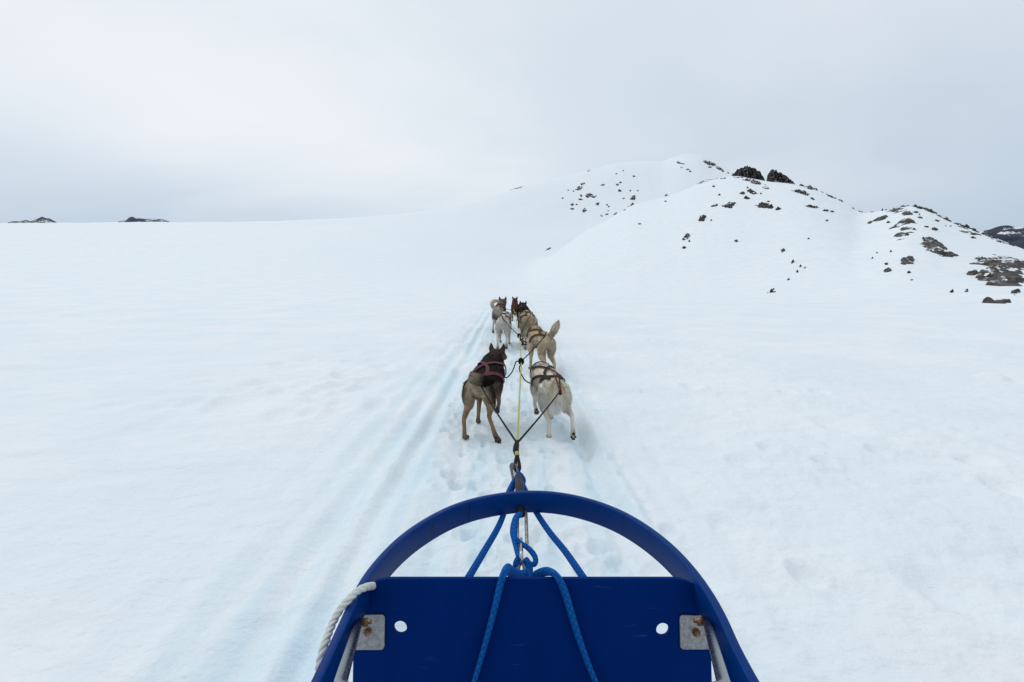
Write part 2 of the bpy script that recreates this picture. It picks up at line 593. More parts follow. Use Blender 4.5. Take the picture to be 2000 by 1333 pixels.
M_BOLT = mat_metal('rusty_bolt', (0.42, 0.36, 0.26), 0.45, 0.9, 0.55)
M_DARKM = mat_metal('dark_metal', (0.10, 0.10, 0.115), 0.4)
M_BLACK = mat_plain('black_sleeve', (0.018, 0.018, 0.021), 0.6)
M_FUR = mat_fur('coat', False)
M_HAIR = mat_fur('hair', True)
M_PAD = mat_plain('paw_pad', (0.045, 0.026, 0.020), 0.6)
M_NOSE = mat_plain('nose', (0.012, 0.011, 0.011), 0.35, 0.5)
M_EYE = mat_plain('eye', (0.03, 0.018, 0.008), 0.1, 0.6)
M_PINK = mat_plain('pink_webbing', (0.125, 0.036, 0.050), 0.8)
M_MAROON = mat_plain('maroon_webbing', (0.085, 0.018, 0.018), 0.8)
M_BROWNW = mat_plain('brown_webbing', (0.040, 0.018, 0.014), 0.8)
M_BLACKW = mat_plain('black_webbing', (0.014, 0.013, 0.013), 0.8)
M_WOOD = mat_plain('runner_wood', (0.20, 0.12, 0.06), 0.6)

# ------------------------------------------------------------------ terrain
def ae(u, v):
    d = ray(u, v)
    hz = np.hypot(d[0], d[1])
    return math.atan2(d[0], d[1]), d[2] / hz


US = [-900, 0, 300, 600, 750, 900, 1020, 1150, 1220, 1290, 1320, 1340, 1365, 1400, 1440, 1460, 1495, 1540, 1600, 2000, 2900]
B_ROWS = {  # visible height of the back slopes (photo rows) by distance
    60:  [548, 545, 545, 548, 555, 566, 576, 588, 590, 592, 592, 592, 592, 592, 592, 592, 592, 592, 592, 592, 585],
    120: [512, 508, 508, 516, 530, 548, 565, 578, 580, 582, 582, 582, 582, 582, 582, 582, 582, 582, 582, 582, 580],
    300: [466, 464, 464, 468, 476, 500, 524, 540, 545, 545, 545, 545, 545, 545, 545, 545, 545, 545, 548, 560, 560],
    500: [448, 447, 446, 444, 440, 443, 447, 452, 445, 440, 436, 434, 434, 436, 440, 445, 450, 455, 470, 545, 545],
    700: [441, 440, 437, 433, 424, 402, 366, 334, 319, 315, 306, 301, 302, 319, 334, 330, 345, 360, 405, 530, 530],
    950: [470, 466, 462, 458, 450, 435, 405, 380, 365, 360, 355, 350, 350, 365, 380, 380, 390, 400, 440, 560, 560],
    1400: [560, 556, 550, 545, 540, 535, 535, 535, 535, 535, 535, 535, 535, 535, 535, 535, 535, 535, 540, 575, 575],
}
B_KN = sorted(B_ROWS)
B_TAB = []
for rk in B_KN:
    q = np.array([ae(u, v) for u, v in zip(US, B_ROWS[rk])])
    B_TAB.append((q[:, 0], q[:, 1]))

A_RIDGE = [(900, 600), (960, 570), (1010, 540), (1070, 489), (1130, 458), (1180, 434), (1240, 402), (1310, 383), (1380, 357), (1430, 348),
           (1500, 356), (1560, 362), (1640, 386), (1690, 403), (1730, 398), (1770, 394), (1800, 402), (1860, 431),
           (1920, 453), (1970, 472), (2000, 484), (2200, 545), (2500, 572), (2900, 580)]
A_AE = np.array([ae(u, v) for u, v in A_RIDGE])
A_R = np.interp([u for u, v in A_RIDGE], [900, 1070, 1430, 1700, 2000, 2900], [330, 330, 300, 230, 175, 150])


def smooth_interp(x, xp, fp):
    """piecewise cubic Hermite (monotone-ish) interpolation"""
    xp, fp = np.asarray(xp, float), np.asarray(fp, float)
    h = np.diff(xp); dl = np.diff(fp) / h
    mm = np.empty_like(fp)
    mm[0], mm[-1] = dl[0], dl[-1]
    same = dl[:-1] * dl[1:] > 0
    mm[1:-1] = np.where(same, 2 * dl[:-1] * dl[1:] / np.where(same, dl[:-1] + dl[1:], 1), 0)
    x = np.clip(x, xp[0], xp[-1])
    i = np.clip(np.searchsorted(xp, x, side='right') - 1, 0, len(h) - 1)
    t = (x - xp[i]) / h[i]
    return ((1 + 2 * t) * (1 - t) ** 2 * fp[i] + t * (1 - t) ** 2 * h[i] * mm[i] +
            t * t * (3 - 2 * t) * fp[i + 1] + t * t * (t - 1) * h[i] * mm[i + 1])


def far_height(x, y):
    r = np.hypot(x, y)
    az = np.arctan2(x, y)
    azc = np.clip(az, -1.25, 1.25)
    # back slopes: heights at the knot distances for this bearing, joined over distance
    zk = [CAM_H + rk * smooth_interp(azc, a, t) for rk, (a, t) in zip(B_KN, B_TAB)]
    kn = [0.0, 26.0] + [float(k) for k in B_KN] + [2600.0, 9000.0]
    tabs = [np.zeros_like(r), np.zeros_like(r)] + zk + [np.full_like(r, -30.0), np.full_like(r, -30.0)]
    K = np.array(kn); Z = np.stack(tabs)
    h = np.diff(K)[:, None] * np.ones((1, r.size)); Zf = Z.reshape(len(K), -1)
    dl = np.diff(Zf, axis=0) / h
    m_ = np.zeros_like(Zf)
    same = dl[:-1] * dl[1:] > 0
    m_[1:-1] = np.where(same, 2 * dl[:-1] * dl[1:] / np.where(same, dl[:-1] + dl[1:], 1), 0)
    rf = np.clip(r.ravel(), 0, K[-1] - 1e-6)
    i = np.clip(np.searchsorted(K, rf, side='right') - 1, 0, len(K) - 2)
    j = np.arange(rf.size)
    hh = K[i + 1] - K[i]
    t = (rf - K[i]) / hh
    zb = ((1 + 2 * t) * (1 - t) ** 2 * Zf[i, j] + t * (1 - t) ** 2 * hh * m_[i, j] +
          t * t * (3 - 2 * t) * Zf[i + 1, j] + t * t * (t - 1) * hh * m_[i + 1, j]).reshape(r.shape)
    # front spur
    tA = smooth_interp(azc, A_AE[:, 0], A_AE[:, 1])
    rA = smooth_interp(azc, A_AE[:, 0], A_R)
    zr = CAM_H + rA * tA
    foot = -3.5
    s = np.clip((r / rA - 0.28) / 0.72, 0, None)
    up = foot + (zr - foot) * np.where(s < 1, (0.55 * s + 0.45 * s * s * (3 - 2 * s)), 1.0)
    back = (r - rA)
    dn = zr - 0.0035 * np.clip(back, 0, 90) ** 2 - 0.63 * np.clip(back - 90, 0, None)
    za = np.where(r < rA, up, dn)
    za = np.where(r / rA < 0.28, foot, za)
    gul = np.exp(-((azc - 0.625) / 0.055) ** 2) * sstep(0.4, 0.75, r / rA) * sstep(1.5, 0.95, r / rA)
    za = za - 2.0 * gul
    front = sstep(-0.02, 0.15, az)                       # no spur on the left
    k = 3.0 + 0.030 * r
    d = np.clip(0.5 + 0.5 * (za - zb) / k, 0, 1)
    z = zb + front * (d * (za - zb) + k * d * (1 - d))
    z = np.where(r < 40, zb * (1 - sstep(34, 40, r)) + z * sstep(34, 40, r), z)
    # wind relief on the slopes
    amp = sstep(40, 160, r)
    z = z + amp * (1.6 * fbm(x / 70, y / 70, 11, 3) + 0.35 * fbm(x / 14, y / 14, 12, 3))
    return z


rng = np.random.default_rng(7)
DENTS = []
for _ in range(620):                                   # paw prints along the trail
    DENTS.append((rng.normal(0.06, 0.30), rng.uniform(1.3, 13) ** 1.0, rng.uniform(0.026, 0.05), rng.uniform(0.012, 0.036)))
for _ in range(120):                                   # old footprints right of the trail
    yy = rng.uniform(1.6, 15)
    DENTS.append((0.9 + rng.gamma(1.6, 1.5), yy, rng.uniform(0.03, 0.09), rng.uniform(0.005, 0.018)))
for _ in range(70):
    DENTS.append((rng.normal(-2.3, 0.8), rng.normal(5.6, 1.2), rng.uniform(0.08, 0.20), rng.uniform(0.012, 0.035)))
for u, v, s, dp in [(1572, 1128, .055, .05), (1640, 835, .16, .055), (1500, 880, .06, .05), (1610, 905, .06, .05), (1450, 905, .09, .04),
                    (1350, 757, .10, .05), (1600, 768, .08, .05), (1905, 905, .08, .05), (1955, 955, .08, .05), (1715, 885, .06, .045),
                    (1855, 1165, .12, .03), (1420, 1030, .07, .035), (720, 745, .25, .05), (640, 780, .20, .04), (480, 790, .3, .045),
                    (1535, 770, .08, .04), (1200, 1090, .05, .03), (1095, 1050, .05, .03), (1070, 905, .04, .03), (1940, 738, -.12, .06)]:
    p = on_z(u, v, 0)
    DENTS.append((p[0], p[1], abs(s), 0.85 * dp if s > 0 else -dp))


def near_height(x, y):
    """small relief of the snow surface near the trail"""
    z = 0.055 * fbm(x / 2.6, y / 2.2, 21, 3) + 0.030 * fbm(x / 0.8, y / 0.5, 25, 3)
    z += 0.009 * fbm(x / 0.10 + 0.3 * y, y / 1.7, 29, 2) * np.exp(-((x + 1.0) / 0.75) ** 2)
    z += 0.050 * fbm((x + 0.45 * y) / 3.2, (y - 0.3 * x) / 1.0, 23, 3) * sstep(-1.3, -2.6, x)
    wob = 0.035 * vnoise(y / 3.1, y * 0 + 3.3, 31) + 0.012 * vnoise(y / 0.7, y * 0 + 7.7, 32)
    lane = np.exp(-((x - 0.06 - wob) / 0.50) ** 6)
    z -= 0.040 * lane
    z += 0.026 * lane * fbm(x / 0.13, y / 0.16, 37, 3)
    churn = sstep(0.4, 0.9, x) * sstep(6.5, 2.0, x)
    z += 0.020 * churn * fbm(x / 0.22, y / 0.20, 38, 4, 0.6) + 0.006 * fbm(x / 0.06, y / 0.08, 39, 2)
    for c, w, d in [(-0.60, .05, .014), (-0.72, .060, .058), (-0.93, .08, .046), (-1.14, .09, .020), (-1.40, .12, .020), (-1.68, .13, .013),
                    (0.58, .065, .085), (0.76, .04, .014), (0.86, .06, .022), (1.04, .08, .014), (-0.36, .04, .015), (0.24, .05, .012)]:
        g = np.exp(-((x - c - wob) / w) ** 2)
        z -= d * g * (0.75 + 0.9 * vnoise(y / 1.3 + 5 * c, y * 0 + c, 41))
        z += 0.35 * d * np.exp(-((x - c - wob - 1.9 * w) / (0.9 * w)) ** 2)
    # old sled trails fanning away to the right
    for (x0, y0, x1, y1, n, gap, d) in [(1.7, 17, 4.6, 3.2, 4, .16, .030), (2.6, 22, 9.5, 6.0, 4, .2, .030), (1.6, 20, 3.1, 7, 2, .25, .022)]:
        L_ = math.hypot(x1 - x0, y1 - y0)
        nx, ny = (y1 - y0) / L_, -(x1 - x0) / L_
        dist = (x - x0) * nx + (y - y0) * ny + 0.12 * vnoise(y / 2.0, y * 0, 51)
        for k in range(n):
            z -= d * np.exp(-((dist - (k - n / 2) * gap) / 0.05) ** 2) * (0.6 + vnoise(y / 1.1, y * 0 + k, 53))
    return z


def terrain(x, y, dents=False):
    x, y = np.asarray(x, float), np.asarray(y, float)
    r = np.hypot(x, y)
    z = far_height(x, y)
    nm = np.nonzero(r < 60)[0]
    if len(nm):
        z[nm] += sstep(60, 20, r[nm]) * near_height(x[nm], y[nm])
    if dents:
        msk = np.nonzero((r < 19) & (y > 0.3))[0]
        xs, ys = x[msk], y[msk]
        add = np.zeros(len(msk))
        order = np.argsort(xs); xo, yo = xs[order], ys[order]
        ao = np.zeros(len(msk))
        for (dx, dy, s, dp) in DENTS:
            a, b = np.searchsorted(xo, dx - 2.6 * s), np.searchsorted(xo, dx + 2.6 * s)
            q = ((xo[a:b] - dx) ** 2 + ((yo[a:b] - dy) * 0.75) ** 2) / (s * s)
            ao[a:b] += -dp * np.exp(-q * q) + 0.22 * dp * np.exp(-(np.sqrt(q) - 1.45) ** 2 * 6)
        add[order] = ao
        z[msk] += add
    return z


def terrain1(x, y):
    return float(terrain(np.array([x]), np.array([y]))[0])


fine = np.linspace(-0.92, 0.92, 820)
coarse = np.linspace(0.92, 2 * math.pi - 0.92, 130)[1:-1]
AZ = np.concatenate([fine, coarse])
R1 = np.exp(np.linspace(math.log(0.45), math.log(30), 400))
R2 = np.exp(np.linspace(math.log(30), math.log(1000), 300))
R3 = np.exp(np.linspace(math.log(1000), math.log(9000), 24))


def ring_mesh(RR, name, center=False):
    g, a = np.meshgrid(RR, AZ, indexing='ij')
    x, y = (g * np.sin(a)).ravel(), (g * np.cos(a)).ravel()
    z = terrain(x, y, True)
    nr, na = len(RR), len(AZ)
    V = np.column_stack([x, y, z])
    i, k = np.meshgrid(np.arange(nr - 1), np.arange(na), indexing='ij')
    k2 = (k + 1) % na
    Q = np.stack([i * na + k, (i + 1) * na + k, (i + 1) * na + k2, i * na + k2], -1).reshape(-1, 4)[:, ::-1]
    n_extra = 0
    tri = np.zeros((0, 3), int)
    if center:
        V = np.vstack([V, [[0, 0, float(terrain(np.array([0.0]), np.array([0.01]))[0])]]])
        kk = np.arange(na)
        tri = np.column_stack([np.full(na, len(V) - 1), (kk + 1) % na, kk])
    me = bpy.data.meshes.new(name)
    nq, ntr = len(Q), len(tri)
    me.vertices.add(len(V)); me.vertices.foreach_set('co', V.astype(np.float32).ravel())
    me.loops.add(nq * 4 + ntr * 3)
    me.loops.foreach_set('vertex_index', np.concatenate([Q.ravel(), tri.ravel()]).astype(np.int32))
    me.polygons.add(nq + ntr)
    me.polygons.foreach_set('loop_start', np.concatenate([np.arange(nq) * 4, nq * 4 + np.arange(ntr) * 3]).astype(np.int32))
    me.update(calc_edges=True)
    me.validate()
    me.shade_smooth()
    o = link(name, me, M_SNOW)
    o['kind'] = 'structure'
    return o


ring_mesh(R1, 'snow_ground', True)
ring_mesh(np.concatenate([R2, R3[1:]]), 'snowy_mountain')

# --- terrain hit along pixel rays (batched)
_rs = np.exp(np.linspace(math.log(30), math.log(1100), 420))


def hits(uv):
    D = np.array([ray(u, v) for u, v in uv])
    hz = np.hypot(D[:, 0], D[:, 1])
    sx, sy, tz = D[:, 0] / hz, D[:, 1] / hz, D[:, 2] / hz
    gap = CAM_H + tz[:, None] * _rs - far_height((sx[:, None] * _rs).ravel(), (sy[:, None] * _rs).ravel()).reshape(len(D), -1)
    out = []
    for i in range(len(D)):
        b = np.nonzero(gap[i] < 0)[0]
        if len(b) and b[0] > 0:
            k = b[0]; f = gap[i, k - 1] / (gap[i, k - 1] - gap[i, k])
            r = _rs[k - 1] + f * (_rs[k] - _rs[k - 1])
        elif len(b):
            r = _rs[0]
        else:
            r = _rs[int(np.argmin(gap[i] / _rs + np.where(_rs < 80, 9, 0)))]
        out.append((sx[i] * r, sy[i] * r, r))
    return out


def hit(u, v):
    return hits([(u, v)])[0]


# ------------------------------------------------------------------ rocks
def rock_patch(name, outline, thick, seed, res=26, label=None, group=None, mat=None, lift=0.0):
    """bare rock standing out of the snow: an outline in metres on the ground, raised with ragged relief,
       its rim sunk below the snow, closed underneath"""
    poly = np.asarray(outline, float)
    # never taller than its width allows: low bedrock, not spikes
    thick = min(thick, 0.20 * np.linalg.norm(np.ptp(poly, axis=0)), 0.5 * np.ptp(poly[:, 0]) if np.ptp(poly[:, 0]) > 0 else thick)
    lo, hi = poly.min(0), poly.max(0)
    ext = hi - lo
    n = np.maximum(6, np.ceil(ext / ext.max() * res)).astype(int)
    gx = np.linspace(lo[0] - ext[0] * 0.08, hi[0] + ext[0] * 0.08, n[0] + 1)
    gy = np.linspace(lo[1] - ext[1] * 0.08, hi[1] + ext[1] * 0.08, n[1] + 1)
    X, Y = np.meshgrid(gx, gy, indexing='ij')
    x, y = X.ravel(), Y.ravel()
    inside = np.zeros(len(x), bool)
    dist = np.full(len(x), 1e9)
    for i in range(len(poly)):
        a, b = poly[i], poly[(i + 1) % len(poly)]
        c = ((a[1] > y) != (b[1] > y)) & (x < (b[0] - a[0]) * (y - a[1]) / (b[1] - a[1] + 1e-12) + a[0])
        inside ^= c
        ab = b - a
        t = np.clip(((x - a[0]) * ab[0] + (y - a[1]) * ab[1]) / (ab @ ab + 1e-12), 0, 1)
        dist = np.minimum(dist, np.hypot(x - a[0] - t * ab[0], y - a[1] - t * ab[1]))
    sd = np.where(inside, dist, -dist)
    w = min(ext) * 0.22 + 1e-6
    s = 0.6 * max(min(ext), 0.35 * max(ext))
    nz = fbm(x / s + seed, y / s - seed, seed, 4, 0.6)
    rid = 1 - 2 * np.abs(vnoise(x / s * 1.7 + seed, y / s * 2.3, seed + 3))
    fine_ = fbm(x / s * 4.0 + seed, y / s * 4.0, seed + 7, 3, 0.6)
    prof = np.clip((sd + w * (0.7 * nz + 0.9 * fine_)) / w, -1, 1)
    if res < 30 or res >= 60:
        fine_ = fine_ * (0.4 if res < 30 else 0.8)
    hgt = thick * (np.sign(prof) * np.abs(prof) ** 0.7) * (0.65 + 0.9 * nz + 0.35 * rid + 0.9 * fine_) + lift
    if res >= 60:                                        # tilted ledges of bedded rock
        bed = (y * 0.35 + x * 0.12 + 2.0 * nz) / (0.16 * s)
        hgt = hgt + np.where(prof > 0.15, thick * 0.55 * ((bed % 1.0) ** 2 - 0.3), 0)
    hgt = np.where(prof < 0, -np.abs(hgt) - 0.25 * thick, hgt)
    z = terrain(x, y) + hgt
    ny = n[1] + 1
    V = np.column_stack([x, y, z])
    F_ = []
    for i in range(n[0]):
        for k in range(n[1]):
            q = (i * ny + k, (i + 1) * ny + k, (i + 1) * ny + k + 1, i * ny + k + 1)
            if max(prof[j] for j in q) > -0.3:
                F_.append(q)
    if not F_:
        return None
    used = sorted({j for q in F_ for j in q})
    mp = {j: i for i, j in enumerate(used)}
    V = V[used]; F_ = [tuple(mp[j] for j in q) for q in F_]
    bm = bmesh.new()
    bv = [bm.verts.new(v) for v in V]
    for q in F_:
        bm.faces.new([bv[j] for j in q])
    ret = bmesh.ops.extrude_face_region(bm, geom=bm.faces[:])
    for g in ret['geom']:
        if isinstance(g, bmesh.types.BMVert):
            g.co.z -= thick * 1.2
    bmesh.ops.recalc_face_normals(bm, faces=bm.faces[:])
    c = np.array([V[:, 0].mean(), V[:, 1].mean(), V[:, 2].mean()])
    bmesh.ops.translate(bm, verts=bm.verts[:], vec=Vector(-c))
    me = bpy.data.meshes.new(name); bm.to_mesh(me); bm.free()
    me.shade_smooth()
    me.set_sharp_from_angle(angle=math.radians(35))
    o = link(name, me, mat or M_ROCK)
    o.location = c
    tag(o, label, 'rock', group)
    return o


def px_outline(poly_px):
    """photo outline -> ground positions: each vertex goes to the slope it lies on, near its middle's distance"""
    P = np.asarray(poly_px, float)
    c = P.mean(0)
    hs = hits([tuple(c)] + [tuple(q) for q in P])
    r0 = hs[0][2]
    out = []
    for (u, v), (x, y, r) in zip(P, hs[1:]):
        r = float(np.clip(r, r0 * 0.90, r0 * 1.12))
        d = ray(u, v); hz = math.hypot(d[0], d[1])
        out.append((d[0] / hz * r, d[1] / hz * r))
    return np.array(out), r0


def rock_px(poly_px, label, group=None, name='rock_outcrop', res=26, thick=None, mat=None):
    out, r0 = px_outline(poly_px)
    hpx = np.ptp(np.asarray(poly_px, float)[:, 1])
    th = thick if thick is not None else max(0.25, min(0.10 * hpx * r0 / FPX + 0.3, 2.2))
    return rock_patch(name, out, th, int(abs(poly_px[0][0] * 7 + poly_px[0][1] * 13)) % 9973, res, label, group, mat)


def ell(u, v, w, h, ang=0.0, n=11, seed=0):
    rr = np.random.default_rng(seed + int(u * 31 + v))
    ca, sa = math.cos(math.radians(ang)), math.sin(math.radians(ang))
    pts = []
    for i in range(n):
        a = 2 * math.pi * i / n
        k = rr.uniform(0.72, 1.18)
        px, py = 0.5 * w * k * math.cos(a), 0.5 * h * k * math.sin(a)
        pts.append((u + px * ca + py * sa, v - px * sa + py * ca))
    return pts


# the big ones, traced one by one
BIG = [
    ([(1742, 469), (1750, 455), (1745, 450), (1762, 432), (1765, 436), (1757, 446), (1775, 441), (1803, 443), (1800, 449), (1785, 452), (1775, 456), (1777, 462), (1765, 468), (1756, 471)],
     'wide grey-brown outcrop with a forked left tip below the right-hand summit'),
    ([(1801, 481), (1807, 470), (1818, 467), (1828, 472), (1835, 480), (1828, 486), (1815, 486), (1803, 484)],
     'rounded dark boulder-like outcrop, upper end of the trailing rock chain right of centre slope'),
    ([(1817, 487), (1827, 481), (1838, 485), (1833, 493), (1822, 496), (1816, 492)],
     'small grey outcrop in the middle between the rounded boulder and the long flat slab'),
    ([(1828, 494), (1845, 494), (1862, 496), (1873, 499), (1860, 503), (1843, 502)],
     'long flat dark slab at the lower right end of the trailing rock chain'),
    ([(1933, 519), (1945, 506), (1958, 502), (1975, 503), (1990, 511), (2002, 513), (2012, 520), (2010, 529), (1992, 527), (1975, 523), (1960, 527), (1950, 526), (1944, 521)],
     'largest banded grey outcrop at the right edge of the photograph, upper of two'),
    ([(1942, 541), (1955, 533), (1965, 528), (1978, 528), (1979, 535), (1975, 540), (1980, 545), (1976, 550), (1982, 556), (1980, 562), (1965, 566), (1955, 562), (1948, 550)],
     'large banded grey outcrop at the right edge, lower of two'),
    ([(1708, 432), (1716, 425), (1727, 423), (1728, 427), (1720, 431)], 'slanting grey-brown slab left of the forked outcrop'),
    ([(1763, 514), (1770, 507), (1782, 506), (1785, 510), (1776, 516), (1767, 518)], 'lone pale grey oval rock below the forked outcrop'),
    ([(1459, 372), (1466, 371), (1478, 379), (1472, 380), (1466, 377)], 'leaf-shaped slab just below the left ridge crag'),
    ([(1453, 388), (1456, 384), (1464, 389), (1460, 390)], 'small triangular rock under the leaf-shaped slab'),
    ([(1446, 378), (1452, 375), (1455, 379), (1450, 381)], 'small rounded rock left of the leaf-shaped slab'),
    ([(1476, 402), (1484, 398), (1494, 398), (1508, 406), (1505, 409), (1494, 406), (1480, 406)], 'broad dark outcrop in the middle of the front slope'),
    ([(1515, 409), (1520, 406), (1525, 409), (1521, 411), (1516, 411)], 'small oval rock right of the broad middle outcrop'),
    ([(1407, 402), (1418, 400), (1424, 396), (1434, 398), (1433, 402), (1427, 407), (1419, 406)], 'ragged brown outcrop on the front slope, left of the broad middle outcrop'),
    ([(1545, 373), (1562, 373), (1572, 376), (1585, 382), (1575, 383), (1565, 380)], 'long dark outcrop below the right ridge crag'),
    ([(1570, 403), (1580, 402), (1597, 405), (1596, 408), (1582, 406)], 'flat streak of rock below the long ridge outcrop'),
    ([(1490, 366), (1495, 361), (1500, 364), (1501, 369), (1497, 371), (1492, 368)], 'small split rock directly under the gap between the two ridge crags'),
    ([(1452, 352), (1462, 350), (1475, 354), (1485, 361), (1478, 360), (1465, 357)], 'dark ragged ledge at the foot of the left ridge crag'),
    ([(1366, 430), (1370, 423), (1380, 424), (1375, 429), (1374, 433), (1366, 433)], 'forked dark rock pair on the left part of the front slope'),
    ([(1338, 462), (1344, 459), (1349, 462), (1345, 466), (1342, 469), (1340, 465)], 'hooked dark rock low on the left of the front slope'),
    ([(1143, 379), (1152, 378), (1166, 383), (1160, 388), (1152, 386)], 'largest pointed rock in the scattered field left of the summit'),
    ([(1232, 390), (1236, 383), (1242, 382), (1239, 391)], 'upright brown rock at the right edge of the scattered rock field'),
    ([(1362, 361), (1372, 355), (1379, 348), (1388, 354), (1378, 356), (1368, 360)], 'dark rock streak on the spur edge below the summit dome'),
    ([(1065, 490), (1070, 486), (1077, 483), (1075, 487)], 'single dark sliver low on the left end of the spur'),
    ([(1936, 592), (1955, 589), (1963, 591), (1960, 593), (1946, 593)], 'long low rock by itself at the foot of the slope, far right'),
    ([(1980, 574), (1986, 571), (1990, 574), (1984, 577)], 'small notched rock just above the low rock at the foot of the slope'),
    ([(1893, 536), (1900, 532), (1908, 531), (1904, 535), (1896, 538)], 'small slanting brown slab left of the two largest outcrops'),
    ([(1729, 411), (1740, 408), (1752, 411), (1763, 414), (1752, 416), (1738, 413)], 'dark ragged ledge right under the right-hand summit'),
    ([(1762, 417), (1772, 415), (1780, 418), (1778, 421), (1768, 421)], 'small double ledge right of the ragged ledge'),
    ([(1728, 528), (1735, 525), (1741, 527), (1737, 531), (1730, 532)], 'small dark oval rock below left of the lone pale rock'),
    ([(1502, 573), (1508, 569), (1511, 566), (1508, 572)], 'tiny dark rock sliver nearest the foot of the slope, right of centre'),
    ([(1525, 492), (1530, 488), (1534, 488), (1531, 492), (1526, 494)], 'small dark rock alone in the middle of the bare lower slope'),
]
for poly, lab in BIG:
    w = np.ptp(np.asarray(poly, float)[:, 0])
    rock_px(poly, lab, None, res=80 if w > 30 else 36, mat=M_ROCK2 if poly[0][0] > 1690 else None)

SMALL = {
    ('small dark rock in the scattered field left of the summit', 'scattered rocks left of the summit'): [
        (1150, 334, 8, 3, 25), (1138, 359, 11, 6, 20), (1131, 369, 15, 7, 15), (1147, 383, 8, 8, 0), (1135, 382, 5, 5, 0), (1134, 390, 8, 3, 0),
        (1118, 400, 7, 6, 20), (1118, 409, 8, 4, 0), (1142, 411, 10, 8, 30), (1126, 400, 4, 3, 0), (1167, 399, 8, 6, 10), (1177, 362, 9, 3, 15),
        (1204, 340, 4, 2, 0), (1217, 334, 3, 3, 0), (1238, 345, 6, 3, 0), (1211, 357, 7, 3, 0), (1206, 361, 8, 4, -20), (1210, 373, 7, 5, 0),
        (1231, 373, 3, 5, 0), (1246, 373, 3, 4, 0), (1218, 388, 5, 3, 0), (1186, 401, 4, 3, -30), (1189, 404, 4, 3, -40), (1175, 422, 5, 3, -30),
        (1110, 372, 3, 2, 0), (1120, 374, 3, 3, 0), (1099, 388, 4, 3, 30), (1188, 412, 4, 2, 20), (1185, 419, 8, 2, 10)],
    ('small dark rock around the dome of the left summit', 'rocks on the summit dome'): [
        (1328, 319, 17, 5, -15), (1343, 331, 6, 3, 0), (1348, 335, 5, 4, -40), (1331, 328, 5, 2, 0), (1386, 327, 8, 3, 0),
        (1380, 318, 16, 6, -35), (1392, 322, 14, 7, -30), (1404, 329, 12, 6, -35), (1411, 334, 6, 4, -30), (1422, 338, 5, 3, -30), (1432, 341, 6, 4, -20)],
    ('thin dark rock sliver along the crest of the spur', 'rock slivers along the spur crest'): [
        (1202, 418, 9, 3, 35), (1220, 411, 6, 2, 30), (1233, 401, 14, 4, 28), (1302, 383, 13, 2, 5), (1300, 394, 5, 2, 0), (1353, 364, 5, 2, 20), (1360, 362, 5, 2, 20),
        (1397, 351, 8, 3, 10), (1412, 349, 15, 2, 8), (1442, 347, 18, 3, 0)],
    ('small rock on the open snow of the front slope', 'small rocks on the front slope'): [
        (1394, 365, 5, 4, 0), (1405, 381, 5, 4, -20), (1396, 402, 14, 5, 15), (1389, 431, 3, 2, 0), (1335, 468, 7, 4, -10), (1335, 485, 10, 3, 0), (1346, 472, 3, 3, 0),
        (1438, 472, 8, 3, 0), (1460, 368, 4, 2, 0), (1486, 379, 3, 2, 0), (1249, 438, 6, 2, 0), (1548, 513, 7, 3, 25), (1579, 467, 4, 2, 0),
        (1501, 394, 7, 2, 0), (1588, 390, 8, 3, -25), (1613, 412, 12, 2, -5), (1626, 414, 8, 2, -5), (1615, 432, 6, 2, 0), (1563, 521, 4, 2, 30), (1540, 547, 6, 2, 20),
        (1557, 532, 4, 2, 0), (1572, 524, 5, 2, 20)],
    ('dark rock in the broken line down the ridge right of the crags', 'rocks down the ridge right of the crags'): [
        (1562, 360, 22, 5, -22), (1582, 368, 8, 4, 0), (1594, 371, 6, 2, 0), (1609, 375, 13, 4, -10), (1625, 384, 19, 4, -15), (1646, 390, 16, 3, -12), (1638, 382, 14, 4, -20),
        (1670, 394, 10, 2, 0), (1686, 397, 16, 4, -15), (1692, 402, 34, 4, 12)],
    ('dark rock edging the right-hand summit against the sky', 'rocks edging the right-hand summit'): [
        (1731, 397, 16, 3, 8), (1758, 393, 22, 5, 8), (1776, 394, 22, 6, -15), (1792, 402, 18, 5, -35), (1803, 408, 26, 5, -22), (1818, 414, 18, 3, -32), (1832, 421, 12, 3, -35),
        (1845, 427, 14, 3, -38), (1875, 442, 12, 4, -10), (1893, 445, 22, 5, -10), (1912, 451, 26, 7, -20), (1930, 459, 26, 8, -25), (1946, 468, 22, 7, -30)],
    ('small rock on the upper slope under the right-hand summit', 'small rocks under the right-hand summit'): [
        (1788, 415, 15, 3, -10), (1797, 426, 10, 2, -10), (1796, 419, 4, 2, 0), (1699, 436, 7, 3, 20), (1735, 435, 7, 3, 10), (1771, 460, 10, 4, 10), (1826, 449, 10, 5, -10),
        (1811, 444, 8, 2, 0), (1854, 442, 12, 2, 0), (1891, 455, 30, 5, -12), (1901, 465, 5, 2, 0), (1831, 432, 6, 2, -10), (1803, 467, 4, 3, 0)],
    ('small rock on the bare lower slope at right', 'small rocks on the lower right slope'): [
        (1731, 516, 5, 4, 20), (1775, 533, 6, 3, 0), (1780, 547, 6, 2, 0), (1704, 505, 4, 2, 0), (1740, 492, 4, 2, 10), (1713, 495, 3, 2, 10), (1926, 528, 8, 4, 0), (1917, 529, 5, 2, 0),
        (1941, 544, 5, 3, 0), (1858, 572, 3, 2, 0), (1888, 570, 3, 2, 0), (1912, 510, 3, 2, 0)],
}
ORD = ('first second third fourth fifth sixth seventh eighth ninth tenth eleventh twelfth thirteenth fourteenth fifteenth sixteenth '
       'seventeenth eighteenth nineteenth twentieth').split()
ORD += ['twenty-' + o_ for o_ in ORD[:9]]
